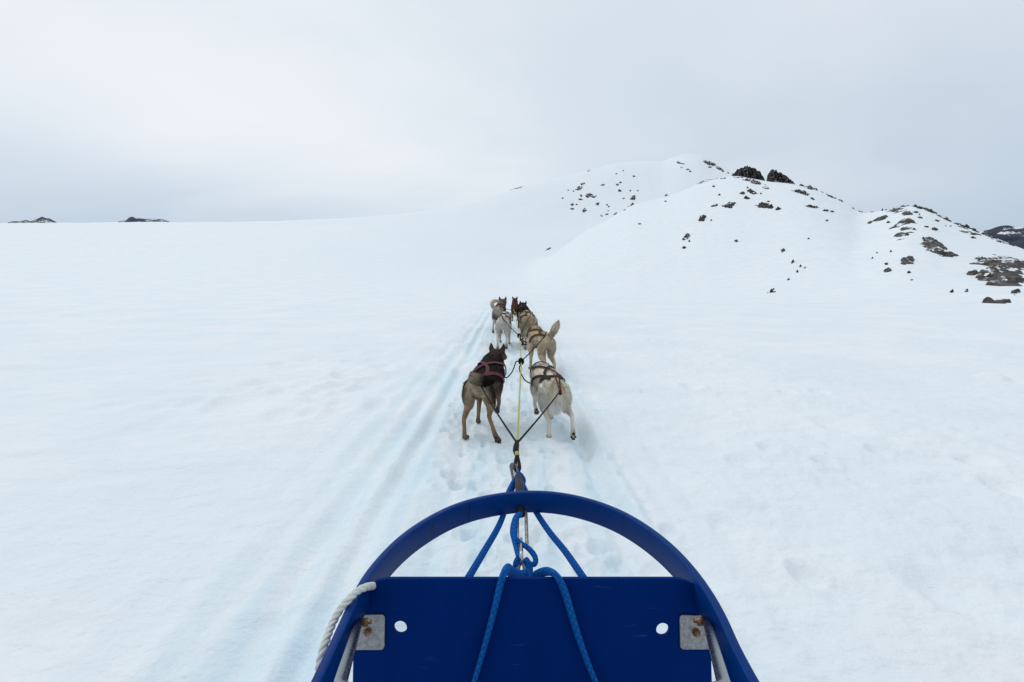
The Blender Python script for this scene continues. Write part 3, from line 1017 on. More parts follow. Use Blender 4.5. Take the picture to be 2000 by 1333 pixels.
for (lab0, grp), lst in SMALL.items():
    for i_, (u, v, w, h, a) in enumerate(sorted(lst)):
        lab = lab0 + ', ' + ORD[i_] + ' from left'
        ridge = grp.startswith('rocks edging') or grp.startswith('rocks down')
        rock_px(ell(u, v, w, max(h, 2.2), a), lab, grp, name='rock', res=22 if ridge else 14, thick=0.75 if ridge else None)
rock_px([(992, 373), (1003, 368), (1027, 363), (1012, 370)], 'lone thin dark rock streak on the skyline slope left of the mountain', None, res=20)


def crag(name, r, prof, depth, label, seed):
    """a ridge crag under a traced skyline (u, top row, base row): ragged front and back faces, one closed mesh"""
    us = np.array([p[0] for p in prof], float)
    n, m_ = 84, 16
    u = np.linspace(us[0], us[-1], n)
    top = np.interp(u, us, [p[1] for p in prof]) - 2.6 * np.floor(3.999 * (vnoise(u / 3.6, u * 0 + .5, seed) + .5)) / 3 + 1.8 + 1.0 * fbm(u / 1.6, u * 0, seed, 2)
    base = np.interp(u, us, [p[2] for p in prof]) + 3.0
    V = []
    for i in range(n):
        edge = min(1.0, 3.0 * min(i, n - 1 - i) / n + .12)
        for k in range(2 * m_):
            f_ = k / (m_ - 1) if k < m_ else (2 * m_ - 1 - k) / (m_ - 1)
            sg = -1 if k < m_ else 1
            v = base[i] + (top[i] - base[i]) * f_
            q = float(fbm(np.array([u[i] / 5.0 + 40 * sg]), np.array([f_ * 3.2]), seed + 9, 4, .62)[0])
            st = float(np.abs(vnoise(np.array([u[i] / 3.2 + f_ * 1.5]), np.array([f_ * 2.0 + 5 * sg]), seed + 4))[0])
            rr_ = r + sg * edge * (depth * (1 - f_ ** 1.5) * .8 + 1.0) + sg * (q * 4.5 - st * 3.5) * edge
            d = ray(u[i] + q * 1.5, v); hz = math.hypot(d[0], d[1])
            V.append((d[0] / hz * rr_, d[1] / hz * rr_, CAM_H + r * d[2] / hz))
    F_ = []
    w = 2 * m_
    for i in range(n - 1):
        for k in range(w):
            F_.append((i * w + k, i * w + (k + 1) % w, (i + 1) * w + (k + 1) % w, (i + 1) * w + k))
    F_.append(tuple(range(w))); F_.append(tuple((n - 1) * w + k for k in range(w)))
    V = np.array(V); c = V.mean(0)
    me = mesh_from(V - c, F_, False)
    bm = bmesh.new(); bm.from_mesh(me); bmesh.ops.recalc_face_normals(bm, faces=bm.faces[:]); bm.to_mesh(me); bm.free()
    o = link(name, me, M_CRAG)
    o.location = c
    return tag(o, label, 'rock', None)


crag('rock_crag', 308, [(1430, 341, 347), (1437, 334, 350), (1444, 329, 352), (1455, 326, 354), (1465, 326, 356), (1475, 329, 356), (1482, 334, 356), (1488, 341, 356), (1494, 350, 356)], 6.0,
     'dark snow-streaked rock crag on the ridge, left of the two', 3)
crag('rock_crag', 303, [(1497, 352, 356), (1500, 341, 357), (1502, 337, 358), (1505, 333, 358), (1508, 329, 358), (1511, 331, 358), (1513, 334, 359), (1516, 332, 359), (1520, 336, 359), (1526, 338, 359), (1532, 342, 360), (1539, 346, 360), (1541, 350, 360), (1549, 353, 360), (1553, 358, 361)], 6.0,
     'black craggy rock tower on the ridge, right of the two', 4)


# far peaks seen over the snow field
def far_peak(name, sky_px, base_v, r, seed, label, thick=0.5):
    us = np.array([p[0] for p in sky_px], float); vs = np.array([p[1] for p in sky_px], float)
    n, m_ = 110, 26
    V, F_ = [], []
    for i in range(n):
        u = us[0] + (us[-1] - us[0]) * i / (n - 1)
        vt = np.interp(u, us, vs)
        t = np.arange(m_) / (m_ - 1)              # 0 near foot, 0.5 crest, 1 far foot
        h = 1 - np.abs(2 * t - 1)
        d, db = ray(u, vt), ray(u, base_v)
        hz = math.hypot(d[0], d[1])
        rr_ = r + (t - 0.5) * r * 0.22
        zt = CAM_H + r * d[2] / hz
        zb = CAM_H + r * db[2] / math.hypot(db[0], db[1]) - 12
        x, y = d[0] / hz * rr_, d[1] / hz * rr_
        nz = fbm(x / 45., y / 45., seed, 4, 0.6)
        z = zb + (zt - zb) * (h ** 0.8) + nz * (zt - zb) * 0.30 * (1 - h * h * 0.8)
        V += list(np.column_stack([x, y, z]))
    for i in range(n - 1):
        for k in range(m_ - 1):
            F_.append((i * m_ + k, i * m_ + k + 1, (i + 1) * m_ + k + 1, (i + 1) * m_ + k))
    me = mesh_from(V, F_, True)
    bm = bmesh.new(); bm.from_mesh(me); bmesh.ops.recalc_face_normals(bm, faces=bm.faces[:]); bm.to_mesh(me); bm.free()
    if sum(p.normal.z for p in me.polygons) < 0:
        me.flip_normals()
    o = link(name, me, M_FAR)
    o['kind'] = 'structure'
    o['label'] = label
    return o


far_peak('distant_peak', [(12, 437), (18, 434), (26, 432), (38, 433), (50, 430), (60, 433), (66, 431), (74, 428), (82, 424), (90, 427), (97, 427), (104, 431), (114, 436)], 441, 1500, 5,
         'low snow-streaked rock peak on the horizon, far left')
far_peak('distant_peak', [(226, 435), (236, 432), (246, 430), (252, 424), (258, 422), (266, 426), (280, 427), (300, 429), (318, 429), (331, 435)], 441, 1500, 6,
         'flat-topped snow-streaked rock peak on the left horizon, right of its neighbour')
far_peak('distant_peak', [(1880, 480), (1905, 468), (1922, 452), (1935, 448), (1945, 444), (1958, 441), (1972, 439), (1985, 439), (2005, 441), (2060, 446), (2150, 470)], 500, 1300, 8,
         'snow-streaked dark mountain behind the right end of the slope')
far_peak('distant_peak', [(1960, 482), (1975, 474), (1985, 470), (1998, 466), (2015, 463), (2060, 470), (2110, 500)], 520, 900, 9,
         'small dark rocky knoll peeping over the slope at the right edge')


# ------------------------------------------------------------------ sled
SX = 0.0435                                    # sled centre line
ZH = 0.68                                      # height of the bow's top edge
sled = empty('dog_sled', (SX, 0.4, 0.0), 0, 'blue plastic dog sled with a round front bow, in the foreground', 'sled')

bow_px = [(605, 1333), (640, 1262), (697, 1140), (725, 1102), (755, 1068), (800, 1030), (870, 990), (935, 969), (1000, 959), (1042, 957), (1100, 961),
          (1170, 978), (1230, 1003), (1290, 1042), (1340, 1087), (1390, 1150), (1430, 1222), (1485, 1333)]
bow = np.array([on_z(u, v, ZH) for u, v in bow_px])
bow = np.vstack([[[bow[0, 0], -0.75, ZH]], [[bow[0, 0], 0.0, ZH]], bow, [[bow[-1, 0], 0.0, ZH]], [[bow[-1, 0], -0.75, ZH]]])
n_b = 170
PB = catmull(bow, n_b)
# even the traced curve out
for _ in range(6):
    PB[1:-1] = 0.5 * PB[1:-1] + 0.25 * (PB[:-2] + PB[2:])
Tb = np.gradient(PB, axis=0); Tb /= np.linalg.norm(Tb, axis=1)[:, None]
Nb = np.column_stack([Tb[:, 1], -Tb[:, 0], np.zeros(n_b)])            # inward for a curve walked left->front->right
BOW_T, BOW_H, bv = 0.017, 0.062, 0.003
sec = [(0, -bv), (bv * .3, -bv * .3), (bv, 0), (BOW_T - bv, 0), (BOW_T - bv * .3, -bv * .3), (BOW_T, -bv), (BOW_T, -BOW_H + bv), (BOW_T - bv, -BOW_H), (bv, -BOW_H), (0, -BOW_H + bv)]
V, F_ = [], []
for i in range(n_b):
    for a, b in sec:
        V.append(PB[i] + Nb[i] * a + np.array([0, 0, b]))
ns = len(sec)
for i in range(n_b - 1):
    for k in range(ns):
        F_.append((i * ns + k, i * ns + (k + 1) % ns, (i + 1) * ns + (k + 1) % ns, (i + 1) * ns + k))
F_.append(tuple(range(ns))[::-1]); F_.append(tuple((n_b - 1) * ns + k for k in range(ns)))
me = mesh_from(V, F_, True)
bm = bmesh.new(); bm.from_mesh(me); bmesh.ops.recalc_face_normals(bm, faces=bm.faces[:]); bm.to_mesh(me); bm.free()
me.set_sharp_from_angle(angle=math.radians(50))
link('brush_bow', me, M_HOOP, sled)

# front panel: plane through its top edge, top leaning forward
PTOP = on_z(1045, 1131, 0.675)
TAU = math.radians(11)
DV = np.array([0, -math.sin(TAU), -math.cos(TAU)])       # down the panel
NV = np.array([0, -math.cos(TAU), math.sin(TAU)])        # towards the rider


def on_panel(u, v, off=0.0):
    d = ray(u, v)
    t = np.dot(PTOP + NV * off - ORG, NV) / np.dot(d, NV)
    return ORG + d * t


def pan2(u, v):
    p = on_panel(u, v) - PTOP
    return p[0], -float(p @ DV)          # x right, y up along panel


xl = pan2(690, 1250)[0]; xr = pan2(1389, 1250)[0]
rc_ = 0.075
outer = [(xl, -0.46), (xr, -0.46)] + arc(xr - rc_, -rc_, rc_, 0, math.pi / 2, 12) + arc(xl + rc_, -rc_, rc_, math.pi / 2, math.pi, 12)
h1, h2 = pan2(781.5, 1227), pan2(1295, 1231)
holes = [arc(h1[0], h1[1], 0.0135, 2 * math.pi, 0.26, 20), arc(h2[0], h2[1], 0.0135, 2 * math.pi, 0.26, 20)]
MP = Matrix(((1, 0, 0, PTOP[0]), (0, -DV[1], NV[1], PTOP[1] - NV[1] * 0.006), (0, -DV[2], NV[2], PTOP[2] - NV[2] * 0.006), (0, 0, 0, 1)))
plate([outer] + holes, 0.012, 0.0015, MP, 'front_panel', M_PANEL, sled)

# corner brackets, bolts, stanchion tubes
for s, (pu0, pu1, pv0, pv1), bolt_uv, tube_top, tube_low in (
        (-1, (690, 753, 1199, 1268), (720, 1232), (702, 1211), (665, 1333)),
        (1, (1327, 1389, 1200, 1267), (1358, 1233), (1379, 1209), (1413, 1333))):
    a0, b0 = pan2(pu0, pv1); a1, b1 = pan2(pu1, pv0)
    br = plate([round_rect(a0, b0, a1, b1, 0.008)], 0.004, 0.001, MP @ Matrix.Translation((0, 0, 0.0085)), 'bracket', M_PLATE, sled)
    # side flange bent towards the rider along the bow
    xe = a0 if s < 0 else a1
    Rf = MP @ Matrix.Translation((xe, 0, 0.010)) @ Matrix.Rotation(s * math.radians(-62), 4, 'Y')
    fl = [(-0.002, b0 + .002), (s * 0.030, b0 + 0.010), (s * 0.030, b1 - 0.012), (-0.002, b1 - .002)]
    if s < 0:
        fl = fl[::-1]
    plate([fl], 0.004, 0.001, Rf, 'flange', M_PLATE, br)
    # bolt on the face
    c2 = pan2(*bolt_uv)
    Mb = MP @ Matrix.Translation((c2[0], c2[1], 0.0))
    wsh = plate([arc(0, 0, 0.0085, 0, 2 * math.pi * 23 / 24, 23)], 0.002, 0.0004, Mb @ Matrix.Translation((0, 0, 0.0118)), 'washer', M_BOLT, br)
    plate([arc(0, 0, 0.0062, 0.2, 0.2 + 2 * math.pi * 5 / 6, 5)], 0.0055, 0.001, Mb @ Matrix.Translation((0, 0, 0.0158)), 'bolt_head', M_BOLT, br)
    # tube: from the bracket, up and back past the rider, then down outside the frame
    t0 = on_panel(*tube_top, 0.030); t0[2] += 0.0
    t1 = at_y(*tube_low, 0.50)
    t2 = t0 + (t1 - t0) * 1.45
    t3 = np.array([SX + s * 0.30, -0.15, 0.98]); t4 = np.array([SX + s * 0.335, -0.42, 0.60]); t5 = np.array([SX + s * 0.33, -0.45, 0.27])
    tb = tube('stanchion', [t0, t0 + (t1 - t0) * .5, t1, t2, t3, t4, t5], 0.0078, M_TUBE, sled, n=70, sides=16)
    # cross bolt with nut joining the tube to the bracket
    q0 = t0 + (t1 - t0) * 0.10
    q1 = q0 + np.array([-s * 0.024, 0.006, 0.0])
    tube('cross_bolt', [q0, q1], 0.0042, M_BOLT, tb, n=2, sides=10)
    tube('nut', [q0 + (q1 - q0) * .32, q0 + (q1 - q0) * .72], 0.0078, M_BOLT, tb, n=2, sides=6)

# bed and runners (below the frame edge)
def box(name, lo, hi, mat, parent, bevel=0.006):
    bm = bmesh.new()
    bmesh.ops.create_cube(bm, size=1.0)
    for v in bm.verts:
        v.co = Vector([(lo[i] + hi[i]) / 2 + v.co[i] * (hi[i] - lo[i]) for i in range(3)])
    bmesh.ops.bevel(bm, geom=bm.edges[:], offset=bevel, segments=2, affect='EDGES', profile=0.5)
    me = bpy.data.meshes.new(name); bm.to_mesh(me); bm.free()
    return link(name, me, mat, parent)


zb = PTOP[2] + DV[2] * 0.46
yb = PTOP[1] + DV[1] * 0.46
box('bed', (SX - 0.31, -0.85, zb - 0.02), (SX + 0.31, yb + 0.02, zb - 0.004), M_PANEL, sled)
for s in (-1, 1):
    x = SX + s * 0.30
    rn = tube('runner', [(x, -1.5, 0.045), (x, -0.6, 0.02), (x, 0.25, 0.02), (x, 0.52, 0.045), (x, 0.74, 0.12), (x, 0.92, 0.24)], 0.022, M_WOOD, sled, n=40, sides=8, flat=0.7)
    tube('bow_brace', [(x, 0.90, 0.23), (x + s * 0.012, 0.945, 0.42), (x + s * 0.018, 0.95, ZH - BOW_H - 0.004)], 0.009, M_HOOP, sled, n=14, sides=8)
    for yy in (-0.75, -0.1, 0.5):
        tube('upright', [(x, yy, 0.03), (x, yy - 0.02, zb - 0.01)], 0.012, M_WOOD, rn, n=3, sides=8)

# ------------------------------------------------------------------ ropes and hardware at the bow
def rope_px(spec):
    """spec of (u, v, y) -> points"""
    return [at_y(u, v, y) for u, v, y in spec]


YK = 1.03                                       # distance of the knot in front of the panel
br = empty('bridle_rope', tuple(at_y(1018, 1110, YK)), 0, 'blue braided bridle ropes running from the knot under the bow to the sled', 'rope')
tube('rope', rope_px([(905, 1145, .95), (925, 1112, 1.02), (950, 1070, 1.12), (972, 1032, 1.22), (985, 1000, 1.33), (992, 965, 1.45), (1004, 940, 1.55)]), 0.0083, M_BROPE, br, n=60, sides=12)
tube('rope', rope_px([(1150, 1145, .95), (1128, 1112, 1.02), (1102, 1075, 1.12), (1072, 1038, 1.22), (1045, 997, 1.34), (1028, 962, 1.46), (1017, 938, 1.56)]), 0.0083, M_BROPE, br, n=60, sides=12)
tube('rope', rope_px([(996, 968, 1.46), (1002, 950, 1.52), (1010, 932, 1.57), (1014, 926, 1.585), (1020, 932, 1.59), (1023, 940, 1.58), (1018, 952, 1.57)]), 0.0095, M_BROPE, br, n=50, sides=12, flat=.8)

sn = empty('snub_rope', tuple(on_panel(980, 1131)), 0, 'blue braided rope knotted at the bow and hanging in two strands over the panel', 'rope')
tl = [at_y(1030, 1120, YK - .01), at_y(1014, 1124, YK - .03), at_y(1000, 1118, YK - .05), at_y(990, 1112, YK - .08), on_panel(984, 1121, .012), on_panel(979, 1136, .012)] + \
     [on_panel(u, v, .011) for u, v in ((972, 1165), (962, 1205), (950, 1250), (938, 1292), (926, 1333), (914, 1380))]
tube('strand', tl, [.0105, .0115, .012, .012, .012, .0118, .0112, .0105, .0098, .0092, .009, .009], M_BROPE2, sn, n=110, sides=12, flat=.62, up0=(0, -1, .3))
tr = [at_y(1036, 1134, .97), at_y(1044, 1126, .97), at_y(1060, 1118, .955), at_y(1074, 1117, .94), on_panel(1086, 1124, .014), on_panel(1094, 1136, .013)] + \
     [on_panel(u, v, .012) for u, v in ((1104, 1160), (1116, 1200), (1130, 1245), (1146, 1290), (1163, 1333), (1178, 1375))]
tube('strand', tr, [.009, .010, .0105, .011, .012, .0125, .0125, .012, .0112, .0104, .010, .010], M_BROPE2, sn, n=110, sides=12, flat=.55, up0=(0, -1, .3))
# knot turns
tube('knot', rope_px([(1003, 1118, YK + .01), (1008, 1126, YK - .015), (1018, 1128, YK - .02), (1029, 1124, YK - .015), (1034, 1114, YK), (1032, 1102, YK + .01), (1026, 1094, YK + .02)]),
     0.0085, M_BROPE, sn, n=44, sides=12)
tube('knot', rope_px([(1012, 1117, YK + .02), (1007, 1106, YK + .01), (1009, 1096, YK + .015), (1014, 1089, YK + .02)]), 0.0065, M_BROPE, sn, n=24, sides=12)
tube('loop', rope_px([(1017, 1005, 1.26), (1010, 1009, 1.245), (1005, 1022, 1.22), (1003, 1040, 1.19), (1006, 1058, 1.155), (1009, 1074, 1.12), (1013, 1092, 1.07), (1013, 1104, 1.04)]),
     [.007, .0085, .0095, .0095, .008, .0065, .006, .006], M_BROPE2, sn, n=60, sides=12)
tube('loop', rope_px([(1010, 1054, 1.15), (1018, 1062, 1.13), (1029, 1069, 1.11), (1040, 1080, 1.09), (1046, 1092, 1.07), (1044, 1102, 1.055), (1035, 1102, 1.045), (1028, 1100, 1.04)]),
     [.0055, .006, .0065, .0068, .0066, .0064, .0056, .0055], M_BROPE, sn, n=60, sides=12)


def oval_link(name, c0, c1, w, rad, mat, side, label, cat='carabiner', parts=()):
    """closed oval ring between two points, in the plane of (c1-c0) and side"""
    c0, c1, side = np.array(c0), np.array(c1), np.array(side, float)
    ax = c1 - c0; Ln = np.linalg.norm(ax); ax /= Ln
    side = side - ax * (side @ ax); side /= np.linalg.norm(side)
    mid = (c0 + c1) / 2
    root = empty(name, tuple(mid), 0, label, cat)
    P = []
    for i in range(49):
        a = 2 * math.pi * i / 48
        ca, sa = math.cos(a), math.sin(a)
        P.append(mid + ax * (np.sign(ca) * (Ln / 2 - w / 2) + ca * w / 2) + side * sa * w / 2)
    P = np.array(P)
    n = len(P)
    T = np.roll(P[:-1], -1, 0) - np.roll(P[:-1], 1, 0)
    T = np.vstack([T, T[:1]]); T /= np.linalg.norm(T, axis=1)[:, None]
    nn = np.cross(ax, side)
    V, F2, UV = [], [], []
    sides = 10
    for i in range(n):
        b = np.cross(T[i], nn)
        for k in range(sides):
            q = 2 * math.pi * k / sides
            V.append(P[i] + rad * (math.cos(q) * nn + math.sin(q) * b)); UV.append((i * .01, k / sides))
    for i in range(n - 1):
        for k in range(sides):
            F2.append((i * sides + k, i * sides + (k + 1) % sides, (i + 1) * sides + (k + 1) % sides, (i + 1) * sides + k))
    link('ring', mesh_from(V, F2, True, UV), mat, root)
    return root, mid, ax, side


X1 = (1, 0, 0)
r1, *_ = oval_link('carabiner', at_y(1019, 1000, 1.30), at_y(1020, 1067, 1.135), 0.024, 0.0048, M_OLDST, X1, 'long worn steel carabiner under the bow, with a black sleeve')
tube('sleeve', rope_px([(1017, 1006, 1.275), (1016, 992, 1.315), (1016, 975, 1.37), (1015, 955, 1.44), (1014, 940, 1.52), (1012, 930, 1.56)]), [.0135, .0135, .0135, .014, .0145, .011], M_BLACK, r1, n=30, sides=14, flat=.7)
r2, *_ = oval_link('carabiner', at_y(1018, 1055, 1.155), at_y(1018, 1099, 1.055), 0.012, 0.0036, M_STEEL, (0, .6, 1), 'small bright steel link between the long carabiner and the knot')
tube('pin', rope_px([(1018, 1062, 1.135), (1018, 1092, 1.06)]), 0.0050, M_STEEL, r2, n=3, sides=10)
th = empty('thimble_knot', tuple(at_y(1018, 1108, YK)), 0, 'dirty grey rope eye held by the steel link in front of the panel', 'rope')
tube('rope', rope_px([(1014, 1128, YK - .01), (1010, 1114, YK + .005), (1013, 1100, YK + .02), (1018, 1096, YK + .03)]), 0.0072, M_GROPE, th, n=20, sides=10)
tube('rope', rope_px([(1023, 1128, YK - .01), (1027, 1114, YK + .005), (1024, 1100, YK + .02), (1018, 1096, YK + .03)]), 0.0072, M_GROPE, th, n=20, sides=10)

r3, mid3, ax3, sd3 = oval_link('carabiner', at_y(1002, 908, 1.76), at_y(1009, 941, 1.60), 0.022, 0.0042, M_DARKM, X1, 'black locking carabiner with a grey screw gate above the bow')
tube('screw_gate', rope_px([(1000.5, 908, 1.765), (1002, 919, 1.715)]), 0.0082, M_DARKM, r3, n=4, sides=14)
tube('gate', rope_px([(1002, 918, 1.715), (1006, 934, 1.64)]), 0.0045, M_STEEL, r3, n=4, sides=12)

gl = empty('gangline', tuple(at_y(1010, 880, 1.95)), 0, 'yellow gangline with black tug and neck lines between the two columns of dogs', 'gangline')
TOW = at_y(1010, 866, 2.12)
# webbing loop between carabiner and gangline
for du in (-3.0, 3.0):
    tube('webbing', rope_px([(1011, 924, 1.70), (1010.5 + du * 1.3, 915, 1.75), (1010 + du, 900, 1.85), (1010, 888, 1.94)]), [.006, .0075, .0065, .006], M_KROPE, gl, n=24, sides=8)
tube('webbing', rope_px([(1010, 890, 1.93), (1007.5, 880, 2.0), (1009, 868, 2.10), (1010, 862, 2.15)]), [.010, .013, .012, .006], M_KROPE, gl, n=24, sides=10)
tube('splice', rope_px([(1009.5, 889, 1.91), (1009.5, 885, 1.935)]), .0085, M_YROPE, gl, n=4, sides=10)
ZG = 0.42
G1 = on_z(1018, 706, ZG); G2 = on_z(1014, 656, ZG); G3 = on_z(1006, 614, ZG); G4 = on_z(1003, 604, ZG + .02)
main = [TOW + np.array([0, -.05, 0]), TOW + (G1 - TOW) * .33 + np.array([0, 0, -.015]), TOW + (G1 - TOW) * .66 + np.array([0, 0, -.012]), G1, (G1 + G2) / 2 + np.array([0, 0, -.008]), G2, (G2 + G3) / 2, G3, G4]
tube('main_line', main, 0.0052, M_YROPE, gl, n=120, sides=8)


def knot(p, s=0.022):
    parts = []
    rr = random.Random(int(p[1] * 100))
    for k in range(3):
        a = rr.uniform(0, 3.14)
        pts = [p + np.array([math.cos(a + t) * s * .75, rr.uniform(-.2, .2) * s + (k - 1) * s, math.sin(a + t) * s * .9]) for t in np.linspace(0, 5.6, 9)]
        parts.append(tube_arrays(pts, s * .42, n=30, sides=8))
    V, F2, UV = merge(parts)
    return link('knot', mesh_from(V, F2, True, UV), M_KROPE, gl)


knot(G1, .026); knot(G2, .026); knot(G3, .022)
tube('black_section', [G1 + np.array([0, -.12, 0]), G1, G1 + np.array([0.0, .14, 0])], .012, M_KROPE, gl, n=10, sides=8)

# white twisted rope over the bow
wr = [on_panel(733, 1144, -.02), on_z(716, 1147, ZH + .010), on_z(700, 1154, ZH + .014), on_z(684, 1168, ZH + .012), on_z(668, 1186, ZH + .000), on_z(655, 1207, ZH - .012), on_z(645, 1229, ZH - .02), on_z(636, 1254, ZH - .026), on_z(629, 1277, ZH - .035), on_z(624, 1300, ZH - .05), on_z(622, 1325, ZH - .075)]
PW = catmull(np.array(wr), 160)
Tw, Uw, Sw = frames(PW)
Lw = np.concatenate([[0], np.cumsum(np.linalg.norm(np.diff(PW, axis=0), axis=1))])
parts = []
for k in range(3):
    ph = 2 * math.pi * k / 3 + Lw / 0.038 * 2 * math.pi
    pts = PW + 0.0035 * (np.cos(ph)[:, None] * Uw + np.sin(ph)[:, None] * Sw)
    parts.append(tube_arrays(pts, 0.0041, n=240, sides=9))
wroot = empty('twisted_rope', tuple(PW[40]), 0, 'white three-strand twisted rope looped over the left side of the blue bow', 'rope')
for p_ in parts:
    link('strand', mesh_from(*p_[:2], True, p_[2]), M_WROPE, wroot)


# ------------------------------------------------------------------ dogs
class Loft:
    """rings along a path, each with its own half sizes; also keeps colour/comb samples for the coat"""

    def __init__(self):
        self.V, self.F = [], []
        self.sp, self.sc, self.sd, self.sl = [], [], [], []

    def add(self, rings, coat, fur, seg=14, comb=1.0, grav=0.0):
        """rings: rows (cx,cy,cz, side, up, down); coat(t, ang)->rgb, ang 0 top..pi bottom; comb +1: hair lies towards the end of the path"""
        R = np.asarray(rings, float)
        P = R[:, :3]
        T, U, S = frames(P, (0, 0, 1) if abs(P[-1, 2] - P[0, 2]) < 1.2 * np.linalg.norm(P[-1, :2] - P[0, :2]) else (0, 1, 0))
        n, b = len(R), len(self.V)
        for i in range(n):
            for k in range(seg):
                a = 2 * math.pi * k / seg
                up = math.cos(a)
                off = S[i] * math.sin(a) * R[i, 3] + U[i] * up * (R[i, 4] if up > 0 else R[i, 5])
                self.V.append(P[i] + off)
                self.sp.append(P[i] + off)
                t = i / (n - 1)
                self.sc.append(coat(t, abs(math.acos(max(-1, min(1, up))))))
                d = T[i] * comb + np.array([0, 0, -grav])
                self.sd.append(d / (np.linalg.norm(d) + 1e-9))
                self.sl.append(fur(t) if callable(fur) else fur)
        for i in range(n - 1):
            for k in range(seg):
                self.F.append((b + i * seg + k, b + i * seg + (k + 1) % seg, b + (i + 1) * seg + (k + 1) % seg, b + (i + 1) * seg + k))
        self.V.append(P[0] - T[0] * R[0, 3] * .5); c0 = len(self.V) - 1
        self.V.append(P[-1] + T[-1] * R[-1, 3] * .5); c1 = len(self.V) - 1
        for k in range(seg):
            self.F.append((c0, b + (k + 1) % seg, b + k))
            self.F.append((c1, b + (n - 1) * seg + k, b + (n - 1) * seg + (k + 1) % seg))
        return T, U, S

    def limb(self, joints, coat, fur, n=22, seg=12, comb=1.0, grav=0.0):
        """joints rows (x,y,z, rx, ry): rx sideways, ry fore-aft"""
        J = catmull(np.asarray(joints, float), n)
        rows = np.column_stack([J[:, :3], J[:, 3], J[:, 4], J[:, 4]])
        P = rows[:, :3]
        T = np.gradient(P, axis=0); T /= np.linalg.norm(T, axis=1)[:, None]
        b = len(self.V)
        for i in range(n):
            S = np.array([1.0, 0, 0]); S = S - T[i] * (S @ T[i]); S /= np.linalg.norm(S)
            U = np.cross(T[i], S)
            for k in range(seg):
                a = 2 * math.pi * k / seg
                off = S * math.sin(a) * rows[i, 3] + U * math.cos(a) * rows[i, 4]
                self.V.append(P[i] + off); self.sp.append(P[i] + off)
                t = i / (n - 1)
                self.sc.append(coat(t, a))
                d = T[i] * comb + np.array([0, 0, -grav])
                self.sd.append(d / (np.linalg.norm(d) + 1e-9))
                self.sl.append(fur(t) if callable(fur) else fur)
        for i in range(n - 1):
            for k in range(seg):
                self.F.append((b + i * seg + k, b + i * seg + (k + 1) % seg, b + (i + 1) * seg + (k + 1) % seg, b + (i + 1) * seg + k))
        self.V.append(P[0] - T[0] * rows[0, 3] * .4); c0 = len(self.V) - 1
        self.V.append(P[-1] + T[-1] * rows[-1, 3] * .5); c1 = len(self.V) - 1
        for k in range(seg):
            self.F.append((c0, b + (k + 1) % seg, b + k))
            self.F.append((c1, b + (n - 1) * seg + k, b + (n - 1) * seg + (k + 1) % seg))


SPINE = np.array([  # y, z, half width, up, down
    (-.375, .480, .030, .030, .040), (-.345, .470, .070, .055, .085), (-.28, .458, .102, .080, .125), (-.18, .460, .106, .082, .115),
    (-.06, .465, .104, .080, .115), (.07, .452, .120, .098, .150), (.17, .448, .124, .112, .165), (.26, .455, .112, .112, .150),
    (.335, .468, .086, .092, .110), (.385, .475, .045, .055, .060)])

HIND = {  # stifle, hock, ankle, toe (y, z) relative; x handled by side
    'stand': ((-.17, .27), (-.335, .165), (-.325, .035), (-.275, .022)),
    'fwd':   ((-.09, .27), (-.22, .155), (-.175, .035), (-.125, .022)),
    'back':  ((-.21, .28), (-.40, .205), (-.465, .085), (-.445, .035)),
    'kick':  ((-.22, .30), (-.41, .245), (-.50, .130), (-.495, .070)),
}
FORE = {  # elbow, wrist, ankle, toe
    'stand': ((.165, .26), (.185, .10), (.19, .035), (.235, .022)),
    'fwd':   ((.22, .27), (.30, .125), (.32, .045), (.365, .03)),
    'back':  ((.13, .26), (.07, .115), (.035, .045), (.06, .022)),
    'lift':  ((.20, .27), (.25, .155), (.165, .125), (.135, .095)),
}


